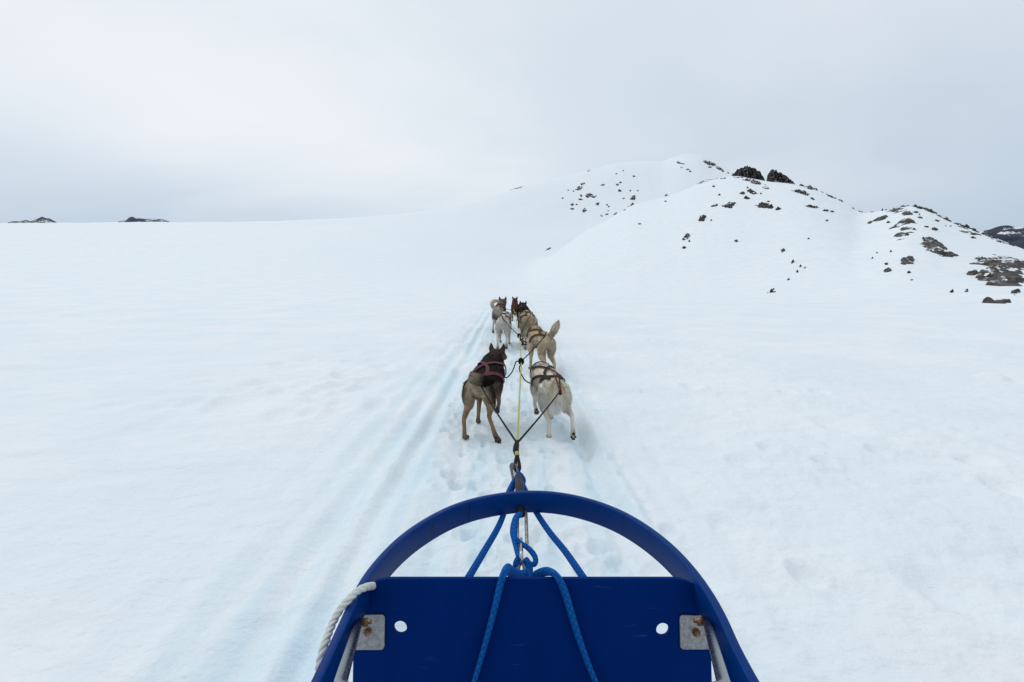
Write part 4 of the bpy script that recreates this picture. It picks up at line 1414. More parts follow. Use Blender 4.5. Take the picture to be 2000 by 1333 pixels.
def make_dog(label, loc, heading, scale, coat, harness, pose, tail, head, bulk=1.0, bend=0.0, nfur=9000, fur_len=1.0, seed=1,
             hind_x=(-.075, .075), spread=1.0, hw_fur=0.004, pads=(), rump_drop=0.0, chest=1.06):
    """coat: dict of colours; pose: (hindL, hindR, foreL, foreR); head: (skull xyz, facing xyz)"""
    root = empty('sled_dog', (loc[0], loc[1], loc[2]), -math.radians(heading), label, 'dog', 'sled dogs harnessed in the team')
    L = Loft()
    sp = SPINE.copy()
    sp[:, 2] *= bulk
    front_ = np.clip((sp[:, 0] + .15) / .25, 0, 1)
    sp[:, 2] *= 1 + (chest - 1) * front_
    sp[:, 3] *= 1 + (chest - 1) * .6 * front_
    sp[:, 3:] *= (1 + (bulk - 1) * .6)
    sp[:, 1] -= rump_drop * np.clip((0.1 - sp[:, 0]) / 0.4, 0, 1)

    def bx(y):
        return bend * max(0.0, y + .2) ** 2

    ys = np.linspace(sp[0, 0], sp[-1, 0], 26)
    body = np.column_stack([[bx(y) for y in ys], ys] + [smooth_interp(ys, sp[:, 0], sp[:, k]) for k in (1, 2, 3, 4)])

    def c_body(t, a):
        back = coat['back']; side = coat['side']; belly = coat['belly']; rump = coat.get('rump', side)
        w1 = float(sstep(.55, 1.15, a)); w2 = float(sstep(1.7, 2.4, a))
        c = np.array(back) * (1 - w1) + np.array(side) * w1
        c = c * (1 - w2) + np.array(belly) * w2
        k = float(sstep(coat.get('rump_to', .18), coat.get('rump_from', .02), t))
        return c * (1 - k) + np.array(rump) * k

    fl = 0.030 * fur_len
    L.add(body, c_body, lambda t: fl * (1.25 if t < .2 else 1.0) * (1.2 if t > .75 else 1), seg=18, comb=-1.0, grav=.25)

    # neck and head
    H = np.array(head[0], float); Fd = np.array(head[1], float); Fd /= np.linalg.norm(Fd)
    n0 = np.array([bx(.22), .22, .475]); n1 = H - Fd * .055 + np.array([0, 0, -.005])
    mid = (n0 + n1) / 2 + np.array([0, 0, .012])
    c_neck = lambda t, a: np.array(coat['neck']) * float(sstep(2.2, 1.3, a)) + np.array(coat['belly']) * (1 - float(sstep(2.2, 1.3, a)))
    nr = catmull(np.array([(*n0, .105 * bulk * chest, .10, .13), (*mid, .092 * bulk * chest, .088, .10), (*n1, .074, .070, .074)]), 12)
    L.add(nr, c_neck, fl * 1.2, seg=16, comb=-1.0, grav=.2)
    HS = 1.16
    hr = HS * np.array([(-.075, .052, .050, .05), (-.04, .068, .062, .062), (.0, .074, .062, .066), (.04, .066, .055, .06), (.075, .046, .040, .048), (.11, .034, .030, .036), (.15, .028, .025, .030), (.172, .020, .017, .020)])
    hp = np.array([H + Fd * r_[0] - np.array([0, 0, .10]) * max(0, r_[0] - .04) for r_ in hr])
    c_head = lambda t, a: np.array(coat['head']) * float(sstep(1.9, 1.2, a)) + np.array(coat.get('face', coat['belly'])) * (1 - float(sstep(1.9, 1.2, a)))
    Tt, Uu, Ss = L.add(catmull(np.column_stack([hp, hr[:, 1:]]), 16), c_head, fl * .55, seg=16, comb=-1.0)
    upv, sdv = Uu[4], Ss[4]
    for s in (-1, 1):
        b0 = H + upv * .046 + sdv * s * .055 - Fd * .014
        tip = H + upv * .126 + sdv * s * .070 - Fd * .010
        m1 = b0 * .5 + tip * .5 + sdv * s * .004
        er = [(*b0, .034, .016, .016), (*m1, .027, .011, .011), (*tip, .008, .006, .006)]
        J = catmull(np.array(er), 9)
        bb = len(L.V)
        dirn = (tip - b0) / np.linalg.norm(tip - b0)
        e1 = sdv - dirn * (sdv @ dirn); e1 /= np.linalg.norm(e1); e2 = np.cross(dirn, e1)
        sg = 10
        for i in range(9):
            for k in range(sg):
                a = 2 * math.pi * k / sg
                p = J[i, :3] + e1 * math.sin(a) * J[i, 3] + e2 * math.cos(a) * J[i, 4]
                L.V.append(p); L.sp.append(p); L.sc.append(np.array(coat.get('ear', coat['head'])) * 1.0); L.sd.append(dirn); L.sl.append(.010)
        for i in range(8):
            for k in range(sg):
                L.F.append((bb + i * sg + k, bb + i * sg + (k + 1) % sg, bb + (i + 1) * sg + (k + 1) % sg, bb + (i + 1) * sg + k))
        L.V.append(J[0, :3]); c0 = len(L.V) - 1; L.V.append(J[-1, :3] + dirn * .003); c1 = len(L.V) - 1
        for k in range(sg):
            L.F.append((c0, bb + (k + 1) % sg, bb + k)); L.F.append((c1, bb + 8 * sg + k, bb + 8 * sg + (k + 1) % sg))

    leg, paw, thigh = np.array(coat['leg']), np.array(coat.get('paw', coat['leg'])), np.array(coat.get('thigh', coat.get('rump', coat['side'])))

    def c_hind(t, a):
        th_ = thigh
        if 'thigh_out' in coat:
            o_ = float(sstep(.15, .75, math.sin(a) * s)) * float(sstep(.5, .3, t))
            th_ = thigh * (1 - o_) + np.array(coat['thigh_out']) * o_
        k = float(sstep(.28, .60, t)); c = th_ * (1 - k) + leg * k
        k = float(sstep(.8, .95, t)); return c * (1 - k) + paw * k

    def c_fore(t, a):
        k = float(sstep(.15, .5, t)); c = np.array(coat['side']) * (1 - k) + leg * k
        k = float(sstep(.8, .95, t)); return c * (1 - k) + paw * k

    ends = []
    for i, s in enumerate((-1, 1)):
        q = HIND[pose[i]] if isinstance(pose[i], str) else pose[i]
        x0, xf = .066 * s * bulk, hind_x[i]
        st, hk, an, to = [np.array(v) for v in q]
        xs_ = [x0, x0 * .6 + xf * .4, x0 * .4 + xf * .6, x0 * .2 + xf * .8, xf, xf, xf]
        if len(st) == 3:      # explicit x too
            X_ = [st[0], hk[0], an[0], to[0]]; st, hk, an, to = st[1:], hk[1:], an[1:], to[1:]
        else:
            X_ = [x0 * .4 + xf * .6, xf, xf, xf]
        dz = rump_drop
        J = [(x0, -.235, .455 - dz, .066 * bulk, .100), ((x0 + X_[0]) / 2 + .008 * s, -.235 * .5 + st[0] * .5 - .02, (.44 + st[1]) / 2 - dz * .5, .062 * bulk, .092),
             (X_[0], st[0] - .015, st[1], .047 * (1 + (bulk - 1) * .6), .066), ((X_[0] + X_[1]) / 2, (st[0] + hk[0]) / 2 - .005, (st[1] + hk[1]) / 2, .028, .039), (X_[1], hk[0], hk[1], .0195, .026),
             ((X_[1] + X_[2]) / 2, (hk[0] + an[0]) / 2, (hk[1] + an[1]) / 2, .0175, .020), (X_[2], an[0], an[1], .022, .023), (X_[3], to[0], to[1], .028, .019)]
        L.limb(J, c_hind, lambda t: fl * (1.3 if t < .35 else (.6 if t < .6 else .28)), n=30, comb=1.0, grav=.15)
        ends.append((np.array([X_[2], an[0], an[1]]), np.array([X_[3], to[0], to[1]])))
    for i, s in enumerate((-1, 1)):
        q = FORE[pose[2 + i]] if isinstance(pose[2 + i], str) else pose[2 + i]
        el, wr_, an, to = [np.array(v) for v in q]
        x = .082 * s * spread
        ox = bx(.2)
        J = [(.070 * s + ox, .23, .43, .055 * bulk, .085), (x + ox, (.22 + el[0]) / 2 + .02, (.40 + el[1]) / 2, .050 * bulk, .064), (x + ox, el[0], el[1], .036, .046),
             (x + ox, (el[0] + wr_[0]) / 2, (el[1] + wr_[1]) / 2, .024, .027), (x + ox, wr_[0], wr_[1], .020, .022), (x + ox, (wr_[0] + an[0]) / 2, (wr_[1] + an[1]) / 2, .019, .020),
             (x + ox, an[0], an[1], .022, .022), (x + ox, to[0], to[1], .028, .019)]
        L.limb(J, c_fore, lambda t: fl * (.9 if t < .35 else .3), n=28, comb=1.0, grav=.15)
        ends.append((np.array([x + ox, an[0], an[1]]), np.array([x + ox, to[0], to[1]])))
    # tail
    tp = np.array(tail['pts'], float)
    TJ = catmull(np.column_stack([tp, np.array(tail['r'], float)]), 22)
    ct = lambda t, a: np.array(tail['c'][0]) * (1 - float(sstep(tail['tip'] - .12, tail['tip'] + .08, t))) + np.array(tail['c'][1]) * float(sstep(tail['tip'] - .12, tail['tip'] + .08, t))
    L.add(np.column_stack([TJ[:, :3], TJ[:, 3], TJ[:, 3], TJ[:, 3]]), ct, tail.get('fur', .045), seg=12, comb=1.0)

    # one continuous skin: voxel union, then smoothed
    me0 = mesh_from(L.V, L.F, False)
    bm = bmesh.new(); bm.from_mesh(me0); bmesh.ops.recalc_face_normals(bm, faces=bm.faces[:]); bm.to_mesh(me0); bm.free()
    tmp = bpy.data.objects.new('tmp', me0); COL.objects.link(tmp)
    md = tmp.modifiers.new('r', 'REMESH'); md.mode = 'VOXEL'; md.voxel_size = .0085 if nfur > 9000 else .011
    ms = tmp.modifiers.new('s', 'SMOOTH'); ms.factor = .5; ms.iterations = 3
    dg = bpy.context.evaluated_depsgraph_get()
    me = bpy.data.meshes.new_from_object(tmp.evaluated_get(dg))
    bpy.data.objects.remove(tmp); bpy.data.meshes.remove(me0)
    me.shade_smooth()
    nv = len(me.vertices)
    VC = np.empty(nv * 3, np.float32); me.vertices.foreach_get('co', VC); VC = VC.reshape(-1, 3).astype(float)
    VN = np.empty(nv * 3, np.float32); me.vertices.foreach_get('normal', VN); VN = VN.reshape(-1, 3).astype(float)
    S_ = np.array(L.sp); SCc = np.array(L.sc); SD = np.array(L.sd); SLn = np.array(L.sl)
    VCol = np.empty((nv, 3)); VD = np.empty((nv, 3)); VL = np.empty(nv)
    for a in range(0, nv, 3000):
        vb = VC[a:a + 3000]
        d2 = np.clip((vb ** 2).sum(1)[:, None] + (S_ ** 2).sum(1)[None] - 2 * vb @ S_.T, 0, None)
        ix = np.argpartition(d2, 5, axis=1)[:, :5]
        w = 1 / (np.take_along_axis(d2, ix, 1) + 3e-5); w /= w.sum(1, keepdims=True)
        VCol[a:a + 3000] = (SCc[ix] * w[..., None]).sum(1)
        VD[a:a + 3000] = (SD[ix] * w[..., None]).sum(1)
        VL[a:a + 3000] = (SLn[ix] * w).sum(1)
    mott = 1 + coat.get('mottle', .35) * fbm(VC[:, 0] * 16 + VC[:, 2] * 7 + seed, VC[:, 1] * 13 + VC[:, 2] * 11, seed, 3)
    VCol = np.clip(VCol * mott[:, None], .003, .9)
    if 'spot' in coat:
        k = sstep(.12, .26, fbm(VC[:, 0] * 9 + VC[:, 2] * 5 + seed, VC[:, 1] * 9 + VC[:, 2] * 8, seed + 5, 3))
        VCol = VCol * (1 - k[:, None] * coat['spot'][1]) + np.array(coat['spot'][0]) * k[:, None] * coat['spot'][1]
    ca_ = me.color_attributes.new('Col', 'FLOAT_COLOR', 'POINT')
    ca_.data.foreach_set('color', np.column_stack([VCol, np.ones(nv)]).astype(np.float32).ravel())
    sM = Matrix.Scale(scale, 4)

    # coat of short hair clumps over the skin
    me.calc_loop_triangles()
    nt_ = len(me.loop_triangles)
    tri = np.empty(nt_ * 3, np.int32); me.loop_triangles.foreach_get('vertices', tri); tri = tri.reshape(-1, 3)
    A, B_, C_ = VC[tri[:, 0]], VC[tri[:, 1]], VC[tri[:, 2]]
    area = np.linalg.norm(np.cross(B_ - A, C_ - A), axis=1)
    rg = np.random.default_rng(seed)
    pick = rg.choice(nt_, nfur, p=area / area.sum())
    w = rg.random((nfur, 2)); fl_ = w.sum(1) > 1; w[fl_] = 1 - w[fl_]
    w3 = np.column_stack([1 - w.sum(1), w])

    def bary(arr):
        if arr.ndim == 1:
            return (arr[tri[pick]] * w3).sum(1)
        return (arr[tri[pick]] * w3[..., None]).sum(1)
    P, Nn, D, Ln, Cc = bary(VC), bary(VN), bary(VD), bary(VL), bary(VCol)
    Nn /= np.linalg.norm(Nn, axis=1)[:, None] + 1e-9
    D = D + rg.normal(0, .18, D.shape)
    D -= Nn * (D * Nn).sum(1)[:, None]
    D /= np.linalg.norm(D, axis=1)[:, None] + 1e-9
    lift = rg.uniform(.10, .42, nfur)[:, None]
    dirn = D * (1 - lift * .4) + Nn * lift
    ln = (Ln * rg.uniform(.6, 1.25, nfur))[:, None]
    sidev = np.cross(dirn, Nn); sidev /= np.linalg.norm(sidev, axis=1)[:, None] + 1e-9
    hw = hw_fur * rg.uniform(.6, 1.2, nfur)[:, None]
    base = P - Nn * .003
    tipp = base + dirn * ln + np.array([0, 0, -1.0]) * ln * .12
    flip = (np.cross(sidev, dirn) * Nn).sum(1) < 0
    sidev[flip] *= -1
    FV = np.stack([base - sidev * hw, base + sidev * hw, tipp], 1).reshape(-1, 3)
    fm = bpy.data.meshes.new('fur')
    fm.vertices.add(nfur * 3); fm.vertices.foreach_set('co', FV.astype(np.float32).ravel())
    fm.loops.add(nfur * 3); fm.loops.foreach_set('vertex_index', np.arange(nfur * 3, dtype=np.int32))
    fm.polygons.add(nfur); fm.polygons.foreach_set('loop_start', np.arange(nfur, dtype=np.int32) * 3)
    fm.update(calc_edges=True)
    fm.shade_smooth()
    var = rg.uniform(.72, 1.22, nfur)[:, None]
    FC = np.repeat(np.clip(Cc * var, .003, .9), 3, 0)
    FC = FC.reshape(-1, 3, 3); FC[:, 2] *= 1.12; FC = np.clip(FC.reshape(-1, 3), 0, .95)
    fa = fm.color_attributes.new('Col', 'FLOAT_COLOR', 'POINT')
    fa.data.foreach_set('color', np.column_stack([FC, np.ones(len(FC))]).astype(np.float32).ravel())
    nb_ = Nn * .8 + dirn * .35 + rg.normal(0, .12, Nn.shape)
    nb_ /= np.linalg.norm(nb_, axis=1)[:, None]
    fm.transform(sM)
    fm.normals_split_custom_set_from_vertices(np.repeat(nb_, 3, 0).tolist())
    me.transform(sM)
    me.materials.clear()
    bo = link('body', me, M_FUR, root, True)
    fo = link('fur', fm, M_HAIR, root, True)
    fo['kind'] = 'stuff'

    # face
    for s in (-1, 1):
        c = H + Fd * .082 + upv * .030 + sdv * s * .039
        bm = bmesh.new(); bmesh.ops.create_uvsphere(bm, u_segments=10, v_segments=8, radius=.011 * scale)
        bmesh.ops.translate(bm, verts=bm.verts[:], vec=Vector(c * scale))
        em = bpy.data.meshes.new('eye'); bm.to_mesh(em); bm.free(); em.shade_smooth(); link('eye', em, M_EYE, root, True)
    bm = bmesh.new(); bmesh.ops.create_uvsphere(bm, u_segments=12, v_segments=8, radius=1)
    for v in bm.verts:
        v.co = Vector(((hp[-1] + Fd * .006 + np.array([0, 0, .006])) * scale)) + Vector((v.co.x * .016, v.co.y * .014, v.co.z * .013)) * scale
    em = bpy.data.meshes.new('nose'); bm.to_mesh(em); bm.free(); em.shade_smooth(); link('nose', em, M_NOSE, root, True)

    # pads on lifted paws (seen from behind)
    for pi in pads:
        an, to = ends[pi]
        ax = to - an; ax /= np.linalg.norm(ax)
        back = np.cross(ax, np.array([1.0, 0, 0])); back /= np.linalg.norm(back)
        if back[1] > 0 or (abs(back[1]) < .2 and back[2] > 0):
            back = -back
        sd_ = np.array([1.0, 0, 0])
        bm = bmesh.new()
        for (a, b, rr_) in [(.25, 0, .014), (.78, -.018, .009), (1.12, -.0075, .009), (1.12, .0075, .009), (.78, .018, .009)]:
            ret = bmesh.ops.create_icosphere(bm, subdivisions=2, radius=rr_)
            c = an + (to - an) * a + sd_ * b + back * .020
            for v in ret['verts']:
                v.co = Vector((np.array(v.co) + c) * scale)
        pm = bpy.data.meshes.new('paw_pads'); bm.to_mesh(pm); bm.free(); pm.shade_smooth()
        link('paw_pads', pm, M_PAD, root, True)

    # harness webbing laid on the trunk
    def surf(y, ang, off):
        a = math.radians(ang)
        i = np.array([y])
        z, hw_, hu, hd = [float(smooth_interp(i, sp[:, 0], sp[:, k])[0]) for k in (1, 2, 3, 4)]
        n_ = np.array([math.sin(a) / hw_, 0, math.cos(a) / (hu if math.cos(a) > 0 else hd)]); n_ /= np.linalg.norm(n_)
        p = np.array([bx(y) + math.sin(a) * hw_, y, z + math.cos(a) * (hu if math.cos(a) > 0 else hd)])
        return p + n_ * off, n_

    hroot = None
    for si, (path, wid, mat) in enumerate(harness):
        K = catmull(np.array([(p_[0], p_[1], 0) for p_ in path]), 26)
        PP, NN = [], []
        for q in K:
            p, n_ = surf(q[0], q[1], .013 * (.7 + .3 * fur_len)); PP.append(p); NN.append(n_)
        PP, NN = np.array(PP), np.array(NN)
        Th = np.gradient(PP, axis=0); Th /= np.linalg.norm(Th, axis=1)[:, None] + 1e-9
        Sd = np.cross(Th, NN); Sd /= np.linalg.norm(Sd, axis=1)[:, None] + 1e-9
        V2, F2 = [], []
        for i in range(len(PP)):
            for sx, dn in ((-1, .002), (1, .002), (1, -.004), (-1, -.004)):
                V2.append((PP[i] + Sd[i] * sx * wid / 2 + NN[i] * dn) * scale)
        for i in range(len(PP) - 1):
            for k in range(4):
                F2.append((i * 4 + k, i * 4 + (k + 1) % 4, (i + 1) * 4 + (k + 1) % 4, (i + 1) * 4 + k))
        F2.append((3, 2, 1, 0)); b = (len(PP) - 1) * 4; F2.append((b, b + 1, b + 2, b + 3))
        link('harness_strap', mesh_from(V2, F2, False), mat, root, True)
    # collar round the neck
    cc = n0 + (n1 - n0) * .62; axn = (n1 - n0) / np.linalg.norm(n1 - n0)
    e1 = np.array([1.0, 0, 0]); e2 = np.cross(axn, e1); rcl = .082 * (1 + (bulk - 1) * .5) + .010
    pts = [(cc + rcl * (math.cos(t) * e1 + math.sin(t) * e2)) * scale for t in np.linspace(0, 2 * math.pi, 25)]
    V2, F2, UV = tube_arrays(pts, .011 * scale, n=49, sides=6, closed=True, up0=tuple(axn))
    link('collar', mesh_from(V2, F2, True, UV), harness[0][2], root, True)

    ch, sh = math.cos(-math.radians(heading)), math.sin(-math.radians(heading))

    def to_world(p):
        p = np.array(p, float) * scale
        return np.array([loc[0] + p[0] * ch - p[1] * sh, loc[1] + p[0] * sh + p[1] * ch, loc[2] + p[2]])
    return root, to_world, surf


def xback(mat, wid=.026):
    return [([(.30, -150), (.31, -75), (.32, 0), (.31, 75), (.30, 150)], wid * 1.1, mat),
            ([(.28, -62), (.17, -30), (.06, 0), (-.06, 26), (-.20, 38), (-.30, 30)], wid, mat),
            ([(.28, 62), (.17, 30), (.06, 0), (-.06, -26), (-.20, -38), (-.30, -30)], wid, mat),
            ([(.18, -118), (.05, -82), (-.08, -56), (-.22, -34)], wid, mat),
            ([(.18, 118), (.05, 82), (-.08, 56), (-.22, 34)], wid, mat)]


def band(mat, wid=.03):
    return xback(mat, wid * .8) + [([(-.14, -78), (-.20, -40), (-.24, 0), (-.20, 40), (-.14, 78)], wid * 1.35, mat)]


HANG = dict(pts=[(0, -.34, .49), (0, -.40, .45), (0, -.425, .37), (.0, -.425, .27)], r=[.035, .040, .036, .012])

# ground heights under the paws
def gz(x, y):
    return terrain1(x, y)


DOGS = {}
# 1 near left: dark sable
c1 = dict(back=(.012, .010, .009), side=(.026, .019, .015), belly=(.24, .18, .12), rump=(.52, .43, .31), thigh=(.50, .40, .27), thigh_out=(.055, .036, .024), leg=(.20, .125, .072), paw=(.115, .072, .045),
          neck=(.028, .020, .015), head=(.040, .028, .020), face=(.12, .08, .05), ear=(.05, .03, .02), rump_to=.14, rump_from=.05, mottle=.6)
y0, x0 = 4.16, -.255
DOGS[1] = make_dog('dark sable husky in a pink harness, nearest on the left, head turned right', (x0, y0, gz(x0, y0) - .012), 7, .97, c1, xback(M_PINK, .034),
                   (((-.095, -.15, .27), (-.10, -.35, .17), (-.085, -.40, .035), (-.075, -.355, .022)), ((.105, -.20, .28), (.125, -.40, .215), (.185, -.47, .085), (.215, -.46, .03)), 'back', 'lift'),
                   dict(pts=[(0, -.335, .505), (.0, -.40, .535), (.04, -.435, .535), (.10, -.435, .525), (.15, -.42, .520)], r=[.036, .044, .046, .044, .018], c=((.40, .33, .24), (.010, .009, .009)), tip=.58, fur=.04),
                   ((.055, .50, .575), (.28, 1, -.15)), bulk=.93, chest=1.28, fur_len=.85, bend=.16, nfur=30000, seed=3, pads=(1, 3))
# 2 near right: fluffy cream white
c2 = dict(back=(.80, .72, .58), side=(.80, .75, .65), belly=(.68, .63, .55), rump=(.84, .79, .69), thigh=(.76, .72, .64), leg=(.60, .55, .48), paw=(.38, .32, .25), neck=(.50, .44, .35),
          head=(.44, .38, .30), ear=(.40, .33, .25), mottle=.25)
y0, x0 = 4.17, .325
DOGS[2] = make_dog('fluffy cream-white husky in a black harness, nearest on the right, bushy tail hanging', (x0, y0, gz(x0, y0) - .012), -7, .93, c2, band(M_BLACKW, .034),
                   (((-.075, -.16, .27), (-.07, -.36, .17), (-.065, -.36, .035), (-.06, -.31, .022)), ((.11, -.20, .28), (.125, -.41, .225), (.125, -.455, .10), (.125, -.455, .045)), 'lift', 'stand'),
                   dict(pts=[(0, -.335, .500), (-.012, -.405, .47), (-.018, -.43, .42), (-.022, -.435, .36), (-.02, -.425, .31)], r=[.042, .060, .068, .060, .030], c=((.80, .73, .61), (.86, .83, .76)), tip=.6, fur=.08),
                   ((.03, .50, .40), (0, 1, -.3)), bulk=.99, bend=-.06, nfur=34000, fur_len=1.2, seed=5, pads=(1, 2), hw_fur=.0042)
# 3 second row right: tan, tail up
c3 = dict(back=(.50, .35, .19), side=(.52, .42, .29), belly=(.42, .37, .29), rump=(.58, .49, .36), thigh=(.52, .42, .29), leg=(.40, .30, .20), paw=(.22, .15, .10), neck=(.40, .31, .20),
          head=(.26, .19, .12), ear=(.22, .15, .09), mottle=.4)
y0, x0 = 6.45, .40
DOGS[3] = make_dog('tan husky with its bushy tail raised, alone in the second row', (x0, y0, gz(x0, y0) - .012), -12, 1.04, c3, xback(M_BROWNW, .028),
                   ('back', 'stand', 'stand', 'back'),
                   dict(pts=[(0, -.335, .510), (.02, -.385, .555), (.045, -.395, .60), (.07, -.40, .655), (.09, -.40, .70)], r=[.030, .036, .042, .040, .016], c=((.46, .38, .27), (.58, .52, .40)), tip=.5, fur=.05),
                   ((.0, .46, .50), (-.45, 1, -.15)), bulk=.80, bend=-.10, nfur=16000, fur_len=.95, seed=7, hw_fur=.005)
# 4 third row left: white
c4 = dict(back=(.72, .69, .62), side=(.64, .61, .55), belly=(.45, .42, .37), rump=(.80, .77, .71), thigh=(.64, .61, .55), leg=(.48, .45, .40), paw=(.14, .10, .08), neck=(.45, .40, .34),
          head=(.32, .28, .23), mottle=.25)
y0, x0 = 8.98, -.155
DOGS[4] = make_dog('white husky with a pinkish harness end, left dog of the third row', (x0, y0, gz(x0, y0) - .012), 3, 1.12, c4, xback(M_MAROON, .024),
                   ('stand', 'back', 'fwd', 'stand'),
                   dict(pts=[(0, -.335, .505), (.01, -.395, .48), (.014, -.425, .42), (.012, -.425, .36)], r=[.045, .058, .060, .030], c=((.66, .63, .57), (.66, .63, .57)), tip=.5, fur=.05),
                   ((.02, .50, .40), (.1, 1, -.35)), bulk=.80, nfur=12000, fur_len=.9, seed=9, hw_fur=.006)
# 5 third row right: cream with brown cross harness
c5 = dict(back=(.50, .39, .25), side=(.52, .44, .33), belly=(.42, .38, .31), rump=(.43, .35, .25), thigh=(.40, .33, .24), leg=(.30, .22, .15), paw=(.13, .08, .055), neck=(.64, .56, .43),
          head=(.56, .48, .37), ear=(.24, .17, .11), mottle=.35)
y0, x0 = 9.05, .305
DOGS[5] = make_dog('cream husky with a brown crossed harness on its back, right dog of the third row', (x0, y0, gz(x0, y0) - .012), -4, 1.17, c5, xback(M_BROWNW, .026),
                   ('stand', 'fwd', 'back', 'stand'), dict(HANG, c=((.43, .35, .25), (.46, .40, .30)), tip=.6, fur=.05),
                   ((-.03, .49, .40), (-.05, 1, -.35)), bulk=.90, nfur=12000, fur_len=1.0, seed=11, hw_fur=.006)
# 6 fourth row left: curled tail, grey head
c6 = dict(back=(.30, .25, .20), side=(.36, .32, .27), belly=(.42, .38, .32), rump=(.45, .41, .34), thigh=(.42, .38, .32), leg=(.36, .32, .27), paw=(.14, .10, .08), neck=(.14, .105, .08),
          head=(.115, .085, .065), ear=(.07, .05, .042), mottle=.5, spot=((.08, .065, .055), .7))
y0, x0 = 11.15, -.295
DOGS[6] = make_dog('grey-headed speckled husky with a curled pale tail, left dog of the fourth row', (x0, y0, gz(x0, y0) - .012), 4, 1.14, c6, xback(M_MAROON, .034) + [([(.20, -100), (.20, 0), (.20, 100)], .06, M_MAROON)],
                   ('back', 'stand', 'stand', 'fwd'),
                   dict(pts=[(-.02, -.335, .505), (-.075, -.385, .53), (-.10, -.39, .59), (-.075, -.37, .64), (-.01, -.34, .65), (.03, -.31, .63)], r=[.030, .036, .038, .036, .030, .014], c=((.46, .40, .30), (.50, .44, .33)), tip=.5, fur=.035),
                   ((.03, .47, .575), (.05, 1, -.05)), bulk=.84, nfur=9000, seed=13, hw_fur=.007)
# 7 lead: red brown
c7 = dict(back=(.075, .032, .020), side=(.095, .042, .026), belly=(.20, .12, .075), rump=(.10, .05, .03), thigh=(.15, .085, .05), leg=(.22, .14, .09), paw=(.12, .08, .06), neck=(.085, .036, .022),
          head=(.085, .038, .024), ear=(.055, .026, .018), mottle=.5)
y0, x0 = 13.75, .085
DOGS[7] = make_dog('small red-brown husky with pointed ears, leading at the front of the team', (x0, y0, gz(x0, y0) - .012), 0, .92, c7, xback(M_MAROON, .03),
                   ('stand', 'fwd', 'fwd', 'stand'), dict(HANG, c=((.10, .05, .03), (.05, .03, .02)), tip=.6, fur=.035),
                   ((0, .45, .61), (0, 1, -.05)), bulk=.85, nfur=7000, seed=15, hw_fur=.007)
# 8 fourth row right: black
c8 = dict(back=(.010, .010, .011), side=(.016, .014, .013), belly=(.07, .045, .03), rump=(.020, .017, .015), thigh=(.04, .028, .020), leg=(.12, .065, .038), paw=(.08, .045, .03), neck=(.011, .010, .011),
          head=(.013, .012, .012), mottle=.5)
y0, x0 = 11.75, .275
DOGS[8] = make_dog('black husky with brown legs, right dog of the fourth row behind the cream one', (x0, y0, gz(x0, y0) - .012), -6, 1.10, c8, xback(M_MAROON, .022),
                   ('back', 'stand', 'stand', 'fwd'), dict(HANG, c=((.015, .014, .013), (.010, .010, .010)), tip=.6, fur=.04),
                   ((.05, .45, .50), (.25, 1, -.35)), bulk=.95, nfur=9000, seed=17, hw_fur=.007)

# ------------------------------------------------------------------ tug lines, neck lines
def sagged(a, b, sag, n=7, side=0.0):
    return [a + (b - a) * t + np.array([side * math.sin(math.pi * t), 0, -sag * math.sin(math.pi * t)]) for t in np.linspace(0, 1, n)]


def rump_end(k, dz=.0, y=-.40, x=.0):
    return DOGS[k][1]((x, y, .505 + dz))


e1_ = DOGS[1][1]((.06, -.405, .47)); e2_ = DOGS[2][1]((-.005, -.50, .475))
tube('tug_line', sagged(TOW, e1_, .01), .0050, M_KROPE, gl, n=30, sides=8)
tube('tug_line', sagged(TOW, e2_, .008), .0050, M_KROPE, gl, n=30, sides=8)
b2 = DOGS[2][1]((0, -.27, .575))
for dx in (-.012, .012):
    tube('tug_loop', [b2 + np.array([dx, 0, 0]), (b2 + e2_) / 2 + np.array([dx * 1.1, -.03, .03]), e2_], .006, M_MAROON, gl, n=14, sides=8)
tube('tug_knot', sagged(e2_ + np.array([0, .03, .015]), e2_ + np.array([0, -.03, -.015]), 0), .014, M_MAROON, gl, n=6, sides=8)
e3 = DOGS[3][1]((-.06, -.36, .53)); tube('tug_line', sagged(G1, e3, .012), .0060, M_KROPE, gl, n=24, sides=8)
tube('tug_loop', sagged(e3, DOGS[3][1]((0, -.22, .56)), -.01), .008, M_BROWNW, gl, n=8, sides=8)
e4 = DOGS[4][1]((.03, -.47, .50)); tube('tug_line', sagged(G2, e4, .01), .0060, M_KROPE, gl, n=24, sides=8)
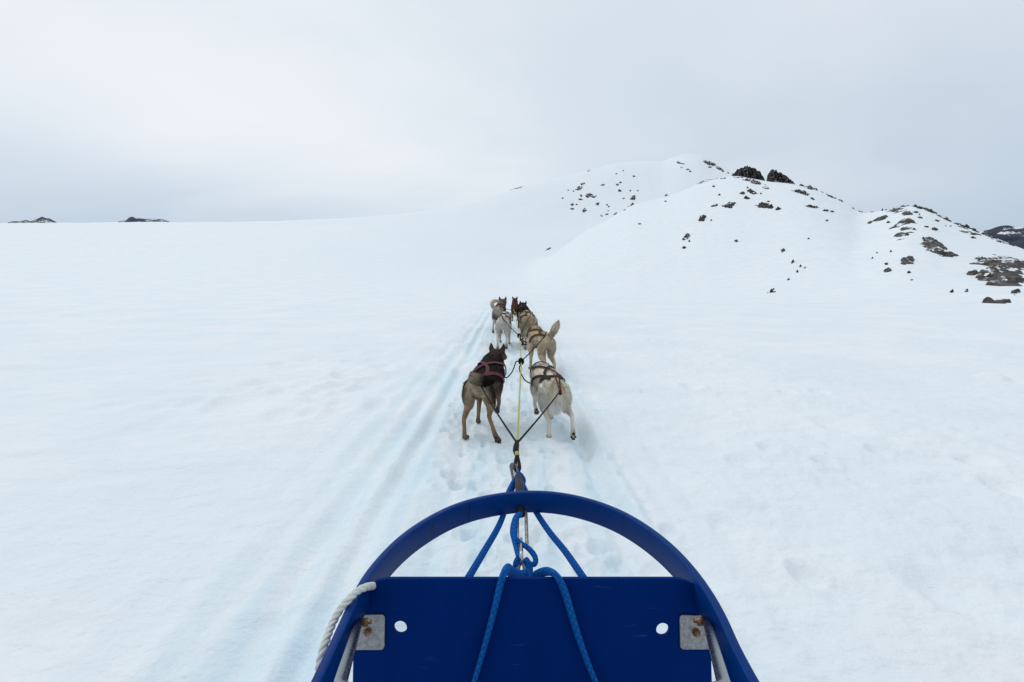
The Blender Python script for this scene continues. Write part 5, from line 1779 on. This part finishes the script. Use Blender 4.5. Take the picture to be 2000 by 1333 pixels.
tube('tug_loop', sagged(e4, DOGS[4][1]((-.03, -.32, .56)), -.02), .009, M_MAROON, gl, n=8, sides=8)
e5 = DOGS[5][1]((0, -.37, .56)); tube('tug_line', sagged(G2, e5, .01), .0060, M_KROPE, gl, n=24, sides=8)
for k, x in ((6, .05), (8, -.05)):
    tube('tug_line', sagged(G3, DOGS[k][1]((x, -.38, .50)), .01), .0060, M_KROPE, gl, n=20, sides=8)
    tube('neck_line', sagged(G4, DOGS[k][1]((-x, .42, .50)), .05), .007, M_KROPE, gl, n=20, sides=8)
tube('tug_line', sagged(G4, DOGS[7][1]((0, -.38, .50)), .01), .0060, M_KROPE, gl, n=20, sides=8)
# neck lines of the near pair and of the second row
n1 = on_z(984, 738, .40); n1b = DOGS[1][1]((.10, .40, .47))
tube('neck_line', [G1 + np.array([-.02, 0, .0]), at_y(1008, 707, G1[1] - .05), at_y(1004, 718, G1[1] - .12), at_y(998, 730, G1[1] - .2), at_y(987, 738, G1[1] - .22), n1b], .0060, M_KROPE, gl, n=40, sides=8)
n2b = DOGS[2][1]((-.12, .38, .42))
tube('neck_line', [G1 + np.array([0, -.02, -.02]), at_y(1014, 720, G1[1] - .05), at_y(1019, 733, G1[1] - .12), at_y(1028, 745, G1[1] - .18), at_y(1046, 752, G1[1] - .2), n2b], .0060, M_KROPE, gl, n=40, sides=8)
n3b = DOGS[3][1]((-.10, .38, .46))
tube('neck_line', [G2 + np.array([.01, 0, -.02]), at_y(1019, 664, G2[1]), at_y(1028, 669, G2[1]), at_y(1037, 669, G2[1]), n3b], .008, M_KROPE, gl, n=30, sides=8)
tube('neck_line', [G2 + np.array([.01, 0, -.03]), at_y(1018, 667, G2[1]), at_y(1024, 673, G2[1]), at_y(1032, 672, G2[1]), at_y(1038, 669, G2[1])], .008, M_KROPE, gl, n=30, sides=8)
for k, x in ((4, .08), (5, -.08)):
    tube('neck_line', sagged(G3 + np.array([0, -.05, -.01]), DOGS[k][1]((x, .40, .46)), .04), .007, M_KROPE, gl, n=20, sides=8)
